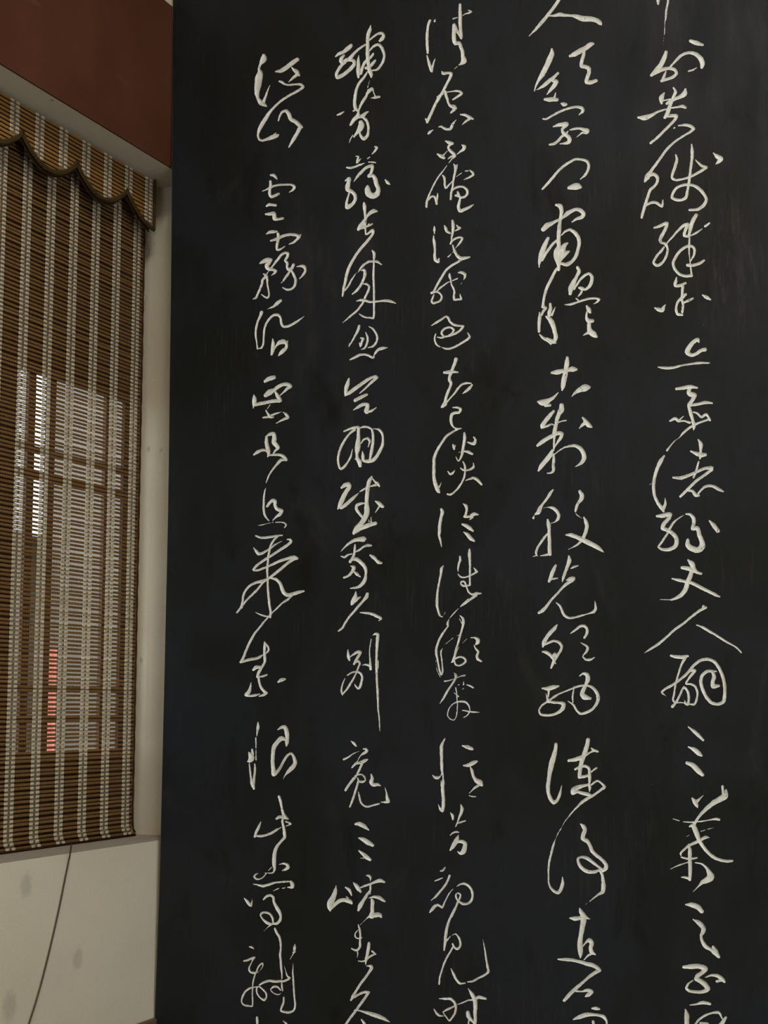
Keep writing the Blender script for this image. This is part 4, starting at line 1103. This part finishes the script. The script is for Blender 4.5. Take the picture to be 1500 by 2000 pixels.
# ================================================================== BLACK PANEL WITH CARVED CHARACTERS
def parse(text):
    """photo-traced brush strokes: '@x y s' = crop origin and scale, '+' = next character, else x y width triples"""
    chars = []; ox = oy = 0.0; sc = 1.0
    for ln in text.split('\n'):
        ln = ln.strip()
        if not ln: continue
        if ln[0] == '@': ox, oy, sc = map(float, ln[1:].split())
        elif ln[0] == '+': chars.append([])
        else:
            a = np.array(ln.split(), float).reshape(-1, 3) / sc
            a[:, 0] += ox; a[:, 1] += oy; chars[-1].append(a)
    return [c for c in chars if c]
def smooth_stroke(a, step=2.0):
    """centripetal-like Catmull-Rom through the traced points"""
    if len(a) < 3:
        n = max(2, int(np.hypot(*(a[-1, :2] - a[0, :2])) / step)); t = np.linspace(0, 1, n)[:, None]
        return a[0] * (1 - t) + a[-1] * t
    p = np.vstack([2 * a[0] - a[1], a, 2 * a[-1] - a[-2]]); p[0, 2] = a[0, 2]; p[-1, 2] = a[-1, 2]
    out = []
    for i in range(1, len(p) - 2):
        p0, p1, p2, p3 = p[i-1], p[i], p[i+1], p[i+2]
        d = np.hypot(*(p2[:2] - p1[:2])); n = max(1, int(d / step)); t = (np.arange(n) / n)[:, None]
        d0 = max(np.hypot(*(p1[:2] - p0[:2])), 1e-3); d2 = max(np.hypot(*(p3[:2] - p2[:2])), 1e-3); d = max(d, 1e-3)
        # tangents scaled by the neighbouring chord lengths keep sharp turns from overshooting
        m1 = ((p1 - p0) / d0 * d + (p2 - p1)) * 0.5 * 0.85; m2 = ((p2 - p1) + (p3 - p2) / d2 * d) * 0.5 * 0.85
        h = (2*t**3 - 3*t**2 + 1) * p1 + (t**3 - 2*t**2 + t) * m1 + (-2*t**3 + 3*t**2) * p2 + (t**3 - t**2) * m2
        out.append(h)
    out.append(p[-2][None]); r = np.vstack(out); r[:, 2] = np.maximum(r[:, 2], 0.4); return r

H = 0.001                                     # grid step of the carved face, metres
BL = 64
NU, NV = 26 * BL, 45 * BL
U0, V0 = -2.078, 0.700
uu = U0 + np.arange(NU + 1) * H; vv = V0 + np.arange(NV + 1) * H
UU, VV = np.meshgrid(uu, vv, indexing='ij')
PX, PY = to_pixel(UU, YS, VV); PX = PX.astype(np.float32); PY = PY.astype(np.float32)
SDF = np.full(PX.shape, 9.0, np.float32); CID = np.full(PX.shape, -1, np.int16)
chars = parse(STROKES)
for ci, strokes in enumerate(chars):
    for st in strokes:
        s = smooth_stroke(st)
        w = [on_plane(x, y, 1, YS) for x, y, _ in s]
        for k in range(len(s) - 1):
            a, b = s[k], s[k+1]; ra, rb = a[2] / 2, b[2] / 2; pad = (max(ra, rb) + 4.5) * 0.0014
            i0 = int((min(w[k][0], w[k+1][0]) - pad - U0) / H); i1 = int((max(w[k][0], w[k+1][0]) + pad - U0) / H) + 2
            j0 = int((min(w[k][2], w[k+1][2]) - pad - V0) / H); j1 = int((max(w[k][2], w[k+1][2]) + pad - V0) / H) + 2
            i0 = max(i0, 0); j0 = max(j0, 0); i1 = min(i1, NU + 1); j1 = min(j1, NV + 1)
            if i1 <= i0 or j1 <= j0: continue
            x = PX[i0:i1, j0:j1]; y = PY[i0:i1, j0:j1]; dx, dy = b[0] - a[0], b[1] - a[1]; L2 = dx*dx + dy*dy + 1e-9
            t = np.clip(((x - a[0]) * dx + (y - a[1]) * dy) / L2, 0, 1)
            sd = np.hypot(x - a[0] - t * dx, y - a[1] - t * dy) - (ra + (rb - ra) * t)
            cur = SDF[i0:i1, j0:j1]; m = sd < cur
            cur[m] = sd[m]; CID[i0:i1, j0:j1][m] = ci
# chisel roughness along the edges
rng = np.random.default_rng(3)
def vnoise(cell):
    g = rng.random((int(NU / cell) + 3, int(NV / cell) + 3)).astype(np.float32)
    a = np.arange(NU + 1) / cell; b = np.arange(NV + 1) / cell
    ia = a.astype(int); ib = b.astype(int); fa = (a - ia)[:, None].astype(np.float32); fb = (b - ib)[None].astype(np.float32)
    fa = fa*fa*(3-2*fa); fb = fb*fb*(3-2*fb)
    return (g[ia][:, ib]*(1-fa)*(1-fb) + g[ia+1][:, ib]*fa*(1-fb) + g[ia][:, ib+1]*(1-fa)*fb + g[ia+1][:, ib+1]*fa*fb) - 0.5
rough_n = vnoise(5.0) * 0.8 + vnoise(2.2) * 0.45
near = SDF < 6
SDF[near] += rough_n[near] * 0.75 + 0.14
SDF[0, :] = SDF[-1, :] = 9; SDF[:, 0] = SDF[:, -1] = 9
ins = SDF < 0
BEV = 2.5                                     # width of the carved bevel in photo pixels
dpt = np.clip(-SDF, 0, BEV) * 0.00130 + np.clip(-SDF - BEV, 0, 4) * 0.00012 + np.where(SDF < -1.2, rough_n * 0.00035, 0)
dpt = np.where(ins, np.maximum(dpt, 0), 0)
PXs = None
mixed = ins[:-1, :-1] | ins[1:, :-1] | ins[:-1, 1:] | ins[1:, 1:]
def vid(i, j): return i * (NV + 1) + j
black_q = []
par = None; s = BL
while s >= 1:
    free = ~mixed.reshape(NU // s, s, NV // s, s).any(axis=(1, 3))
    leaf = free.copy()
    if par is not None: leaf &= ~np.repeat(np.repeat(par, 2, 0), 2, 1)
    bi, bj = np.nonzero(leaf); bi = bi * s; bj = bj * s
    black_q.append(np.stack([vid(bi, bj), vid(bi + s, bj), vid(bi + s, bj + s), vid(bi, bj + s)], 1))
    par = free; s //= 2
black_q = np.vstack(black_q)
mi, mj = np.nonzero(mixed)
c00, c10, c11, c01 = vid(mi, mj), vid(mi + 1, mj), vid(mi + 1, mj + 1), vid(mi, mj + 1)
tris = np.vstack([np.stack([c00, c10, c11], 1), np.stack([c00, c11, c01], 1)])
insf = ins.ravel(); sdff = SDF.ravel(); cidf = CID.ravel(); dptf = dpt.ravel()
pos = np.stack([UU.ravel(), YS + dptf, VV.ravel()], 1)
nin = insf[tris].sum(1)
full_w = tris[nin == 3]; full_b = tris[nin == 0]
extra = []; wt = []; bt = []; wid = []
base = len(pos)
for k_in in (1, 2):
    T = tris[nin == k_in]; odd = insf[T] if k_in == 1 else ~insf[T]
    r = odd.argmax(1); ar = np.arange(len(T))
    a, b, c = T[ar, r], T[ar, (r + 1) % 3], T[ar, (r + 2) % 3]
    def cut(p, q):
        t = (sdff[p] / (sdff[p] - sdff[q]))[:, None]; x = pos[p] * (1 - t) + pos[q] * t; x[:, 1] = YS; return x
    P, Q = cut(a, b), cut(a, c); n0 = base + sum(map(len, extra)); extra += [P, Q]
    ip = n0 + ar; iq = n0 + len(T) + ar
    one = np.stack([a, ip, iq], 1); two = np.vstack([np.stack([ip, b, c], 1), np.stack([ip, c, iq], 1)])
    if k_in == 1: wt.append(one); wid.append(cidf[a]); bt.append(two)
    else: bt.append(one); wt.append(two); wid.append(np.concatenate([cidf[b], cidf[b]]))
pos = np.vstack([pos] + extra)
wt = [full_w] + wt; wid = np.concatenate([cidf[full_w[:, 0]]] + wid); wt = np.vstack(wt)
bt = np.vstack([full_b] + bt)
def array_mesh(name, P, polys, mats, smooth, midx=None):
    """polys: list of (n,3) / (n,4) index arrays"""
    me = bpy.data.meshes.new(name); me.vertices.add(len(P)); me.vertices.foreach_set('co', np.ascontiguousarray(P, np.float32).ravel())
    idx = np.concatenate([p.ravel() for p in polys]).astype(np.int32); tot = np.concatenate([np.full(len(p), p.shape[1], np.int32) for p in polys])
    me.loops.add(len(idx)); me.loops.foreach_set('vertex_index', idx)
    me.polygons.add(len(tot)); me.polygons.foreach_set('loop_start', (np.cumsum(tot) - tot).astype(np.int32))
    try: me.polygons.foreach_set('loop_total', tot)
    except Exception: pass
    me.polygons.foreach_set('use_smooth', np.full(len(tot), smooth))
    for m in mats: me.materials.append(m)
    me.update(calc_edges=True); return me
def compact(polys):
    allv = np.unique(np.concatenate([p.ravel() for p in polys])); lut = np.zeros(len(pos), np.int64); lut[allv] = np.arange(len(allv))
    return pos[allv], [lut[p] for p in polys]
# rim of the board: left edge slightly bowed as in the photograph, the rest plain
UR, ZT, TH = 0.10, 3.80, 0.055
edge = [on_plane(x, y, 1, YS) for x, y in ((301, 2000), (311.5, 1700), (323, 1200), (327.5, 1000), (334, 500), (337.2, 0))]
ez = [e[2] for e in edge]; ex = [e[0] for e in edge]
zs = [0.0] + list(np.linspace(V0, V0 + NV * H, 30)) + [ZT]
def left(z): return float(np.interp(z, ez, ex))
rim_v = []; rim_f = []
def rv(x, y, z): rim_v.append((x, y, z)); return len(rim_v) - 1
u1 = U0 + NU * H; v1 = V0 + NV * H; yb = YS + TH
for za, zb in zip(zs[:-1], zs[1:]):
    la, lb = left(za), left(zb); b_ = 0.0013
    rim_f.append([rv(la + b_, YS, za), rv(U0, YS, za), rv(U0, YS, zb), rv(lb + b_, YS, zb)])
    rim_f.append([rv(la, YS + b_, za), rv(la + b_, YS, za), rv(lb + b_, YS, zb), rv(lb, YS + b_, zb)])
    rim_f.append([rv(la, yb, za), rv(la, YS + b_, za), rv(lb, YS + b_, zb), rv(lb, yb, zb)])
    rim_f.append([rv(la, yb, za), rv(lb, yb, zb), rv(UR, yb, zb), rv(UR, yb, za)])
for x0_, x1_, z0_, z1_ in ((U0, UR, 0, V0), (u1, UR, V0, v1), (U0, UR, v1, ZT)):
    rim_f.append([rv(x0_, YS, z0_), rv(x1_, YS, z0_), rv(x1_, YS, z1_), rv(x0_, YS, z1_)])
rim_f.append([rv(UR, YS, 0), rv(UR, yb, 0), rv(UR, yb, ZT), rv(UR, YS, ZT)])
rim_f.append([rv(left(ZT), YS, ZT), rv(UR, YS, ZT), rv(UR, yb, ZT), rv(left(ZT), yb, ZT)])
rim_f.append([rv(left(0), yb, 0), rv(UR, yb, 0), rv(UR, YS, 0), rv(left(0), YS, 0)])
cp, cpoly = compact([black_q, bt])
rq = np.array(rim_f) + len(cp)
me = array_mesh('calligraphy_panel', np.vstack([cp, np.array(rim_v)]), [cpoly[0], cpoly[1], rq], [M['black'], M['arris']], False)
mi_ = np.zeros(len(me.polygons), np.int32); nb_ = len(mi_) - len(rq)
for k_ in range(len(zs) - 1): mi_[nb_ + 4 * k_ + 1] = 1
me.polygons.foreach_set('material_index', mi_)
panel = link(bpy.data.objects.new('calligraphy_panel', me))
tag(panel, 'tall black board carved with five columns of white cursive characters beside the window', 'panel')
for ci in range(len(chars)):
    sel = wt[wid == ci]
    if not len(sel): continue
    p_, (t_,) = compact([sel])
    child('carved_character', array_mesh('carved_character', p_, [t_], [M['chalk']], True), panel)  # the cut-off character ending the first column is split into two of these
del UU, VV, PX, PY, SDF, CID, pos

# ================================================================== WOVEN BLIND
PIT = 0.0105; SH = 0.0062                    # slat pitch and slat height
YB0, YB1 = Y_LEFT + 0.02, on_plane(257.5, 1600, 0, XB)[1]
BAND0 = on_plane(259, 850, 0, XB)[1]; BSP = 0.0990; BW = 0.0355
bands = [BAND0 - k * BSP for k in range(20) if BAND0 - k * BSP - BW > YB0]
blind = empty('woven_blind', (XB, (YB0 + YB1) / 2, ZSOF), 'brown bamboo blind with cream woven stripes and scalloped valance in the window', 'blind')
def curl(z):                                  # the hem turns out over the sill
    t = max(0.0, (ZSILL + 0.034 - z) / 0.034); return 0.016 * t * t
nsl = int((ZSOF - 0.012 - ZSILL) / PIT)
ztop = ZSILL + 0.004 + nsl * PIT
sl_me = MB().bar(-0.0011, 0.0011, YB0, YB1, -SH / 2, SH / 2, 0.0009).mesh('slat', M['slat'])
rows = []
for k in range(nsl):
    z = ztop - (k + 0.5) * PIT; x = XB + curl(z); rows.append((x, z))
    o = child('slat', sl_me, blind, (x + random.uniform(-.0006, .0006), 0, z + random.uniform(-.0005, .0005)))
    o.rotation_euler = (random.uniform(-.0004, .0004), random.uniform(-.10, .10), 0)
    # the slats' mesh carries its own y, so the origin stays on the blind's axis
    o.location.y = -(YB0 + YB1) / 2
def band_mesh(yc, rws, xoff, clip=None):
    b = MB(); cw = BW / 3; fh = 0.0033
    for i, (x, z) in enumerate(rws):
        if clip and z < clip: continue
        xf = x + xoff
        for s_ in (-1, 1):                    # cream floats over the slat in the two outer columns
            y0, y1 = yc + s_ * BW * .315 - BW * .18, yc + s_ * BW * .315 + BW * .18; e = 0.0012
            vs = [(xf + .0012, y0, z - fh), (xf + .0012, y1, z - fh), (xf + .0012, y1, z + fh), (xf + .0012, y0, z + fh),
                  (xf + .0030, y0 + e, z - fh + e), (xf + .0030, y1 - e, z - fh + e), (xf + .0030, y1 - e, z + fh - e), (xf + .0030, y0 + e, z + fh - e)]
            b.add(vs, [(4, 5, 6, 7), (0, 1, 5, 4), (1, 2, 6, 5), (2, 3, 7, 6), (3, 0, 4, 7)], 0)
        if i + 1 < len(rws):                  # yarn rows across the gap below this slat
            x2, z2 = rws[i + 1]; xg = (x + x2) / 2 + xoff; zg = (z + z2) / 2
            if clip and zg < clip: continue
            hh = PIT / 2 - SH / 2 + 0.0006
            for dzz in (-hh / 2, hh / 2):
                b.add([(xg + .0013, yc - BW/2, zg + dzz - hh * .42), (xg + .0013, yc + BW/2, zg + dzz - hh * .42), (xg + .0022, yc + BW/2, zg + dzz), (xg + .0022, yc - BW/2, zg + dzz),
                       (xg + .0013, yc + BW/2, zg + dzz + hh * .42), (xg + .0013, yc - BW/2, zg + dzz + hh * .42)], [(0, 1, 2, 3), (3, 2, 4, 5)], 1)
    return b
for yc in bands:
    band_mesh(yc, rows, 0.0).obj('woven_band', [M['cream'], M['tan']], blind)
# warp threads in the brown stretches
th = MB()
lanes = [b - BSP / 2 for b in bands]
for yc in lanes:
    for k in range(-4, 5):
        y = yc + k * 0.0066
        if not YB0 < y < YB1: continue
        for x, z in (rows[::1]):
            th.add([(x + .0013, y - .0005, z - PIT/2), (x + .0013, y + .0005, z - PIT/2), (x + .0017, y + .0005, z + PIT/2), (x + .0017, y - .0005, z + PIT/2)], [(0, 1, 2, 3)])
tag(th.obj('warp_threads', M['edge'], blind), kind='stuff')
# bound right edge and hem
ed = MB(); pts = [(x + .0008, YB1 + 0.001, z) for x, z in rows]
ed.tube(pts[::2] + [pts[-1]], [0.0034 + 0.0007 * math.sin(i * 2.1) for i in range(len(pts[::2]) + 1)], 6).obj('edge_binding', M['edge'], blind, True)
hx, hz = rows[-1]
MB().tube([(hx + 0.001, YB0, hz - 0.005), (hx + 0.001, YB1 + 0.002, hz - 0.005)], 0.0036, 8).obj('hem', M['edge'], blind, True)
ft = MB()
for (a, b_, c, d) in (((284, 452), (287, 462), (285, 472), (280, 480)), ((281, 575), (286, 580), (283, 590), (284, 597)), ((301, 452), (304, 460), (303, 470), (301, 478)), ((282, 470), (291, 482), (292, 494), (286, 502))):
    ft.tube([on_plane(*p_, 0, XB + 0.006) for p_ in (a, b_, c, d)], 0.0004, 4)
ft.obj('loose_threads', M['edge'], blind)

# ---- scalloped valance in front of the head of the blind
cus = [on_plane(x, y, 0, XV) for x, y in ((43, 256), (148, 319), (247, 368))]
bot = [on_plane(x, y, 0, XV) for x, y in ((112, 341), (211, 393))]
endp = on_plane(301, 449, 0, XV)
per = (cus[2][1] - cus[0][1]) / 2; zc_ = sum(c[2] for c in cus) / 3; zb2 = sum(b[2] for b in bot) / 2
YV1 = on_plane(301, 400, 0, XV)[1]; YV0 = Y_LEFT + 0.01
zend = endp[2]
def scallop(y):
    t = (y - cus[2][1]) / per
    if t >= 0: return zc_ + (zend - zc_) * math.sin(min(1.0, (y - cus[2][1]) / (YV1 - cus[2][1])) * math.pi / 2) ** 0.9
    t -= math.floor(t); return zc_ + (zb2 - zc_) * math.sin(math.pi * t) ** 0.75
val = bpy.data.objects.new('valance', None); COL.objects.link(val); val.parent = blind; val.location = (XV - XB, 0, 0)
NYS = 700; ys = np.linspace(YV0, YV1, NYS); zsx = np.array([scallop(y) for y in ys])
vrows = []
zv = ZSOF - 0.006
while zv > min(zb2, zend) - 0.004:
    z = zv - PIT / 2; zv -= PIT; vrows.append((XV, z))
    on = zsx < z - SH * 0.3; k = 0
    while k < NYS:
        if on[k]:
            k2 = k
            while k2 + 1 < NYS and on[k2 + 1]: k2 += 1
            if ys[k2] - ys[k] > 0.004:
                child('slat', MB().bar(XV - .0011, XV + .0011, ys[k], ys[k2], z - SH * .56, z + SH * .56, 0.0009).mesh('slat', M['vslat']), val)
            k = k2 + 1
        else: k += 1
VOFF = on_plane(290, 400, 0, XV)[1] - 0.003
for k in range(20):
    yc = VOFF - k * BSP
    if yc - BW < YV0: continue
    band_mesh(yc, vrows, 0.0, clip=max(scallop(yc - BW/3), scallop(yc), scallop(min(YV1, yc + BW/3))) + 0.002).obj('woven_band', [M['cream'], M['tan']], val)
# cloth backing closes the valance gaps; its dark lower lip stands in for shadow
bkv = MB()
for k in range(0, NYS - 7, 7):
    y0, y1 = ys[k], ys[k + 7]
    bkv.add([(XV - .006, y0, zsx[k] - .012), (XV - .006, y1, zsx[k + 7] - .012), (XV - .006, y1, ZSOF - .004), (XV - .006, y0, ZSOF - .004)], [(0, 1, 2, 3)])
bkv.obj('backing_with_shade_lip', M['edge'], val)
def ribbon(path, wdt, name):
    b = MB(); n = len(path)
    for i in range(n):
        t = np.array(path[min(i + 1, n - 1)]) - np.array(path[max(i - 1, 0)]); t /= np.linalg.norm(t); nrm = np.array([-t[1], t[0]])
        y, z = path[i]
        for off, xx in ((-wdt/2, 0.001), (-wdt/4, 0.0048), (wdt/4, 0.0048), (wdt/2, 0.001)):
            b.v.append((XV + xx, y + nrm[0] * off, z + nrm[1] * off))
    for i in range(n - 1):
        for k in range(3):
            b.f.append((4*i + k, 4*(i+1) + k, 4*(i+1) + k + 1, 4*i + k + 1)); b.m.append(0)
    b.obj(name, M['braid'], val)
# one ribbon for each scallop, meeting in points
k = math.ceil((YV0 - cus[2][1]) / per)
starts = [cus[2][1] + i * per for i in range(k, 1)]
for a in starts:
    b_ = min(a + per, YV1)
    ribbon([(y, scallop(min(max(y, a + 1e-5), b_ - 1e-5))) for y in np.linspace(a, b_, 40)], 0.0140, 'scallop_braid')
ribbon([(YV1 - 0.001, z) for z in np.linspace(zend - 0.002, ZSOF - 0.004, 20)], 0.012, 'side_braid')

# ================================================================== PULL CORD
cp_ = [on_plane(139.6, 1648, 2, ZSILL + 0.006), on_plane(139, 1653.5, 2, ZSILL + 0.004), on_plane(138.2, 1660, 2, ZSILL + 0.003), on_plane(137.2, 1667.5, 2, ZSILL + 0.003)]
cp_ += [on_plane(x, y, 0, XW + 0.004) for x, y in ((135.5, 1676), (128, 1712), (114.5, 1781), (96, 1861), (77, 1936), (57, 2000), (34, 2060), (8, 2112), (-30, 2165))]
dn = []
for i in range(len(cp_) - 1):
    for t in np.linspace(0, 1, 8)[:-1]: dn.append(cp_[i] * (1 - t) + cp_[i + 1] * t)
dn.append(cp_[-1])
dn = [(dn[max(i - 3, 0)] + dn[i] + dn[min(i + 3, len(dn) - 1)]) / 3 for i in range(len(dn))]
tag(MB().tube(dn, 0.0019, 7).obj('pull_cord', M['cord'], None, True), 'thin dark cord hanging over the sill below the blind', 'cord')
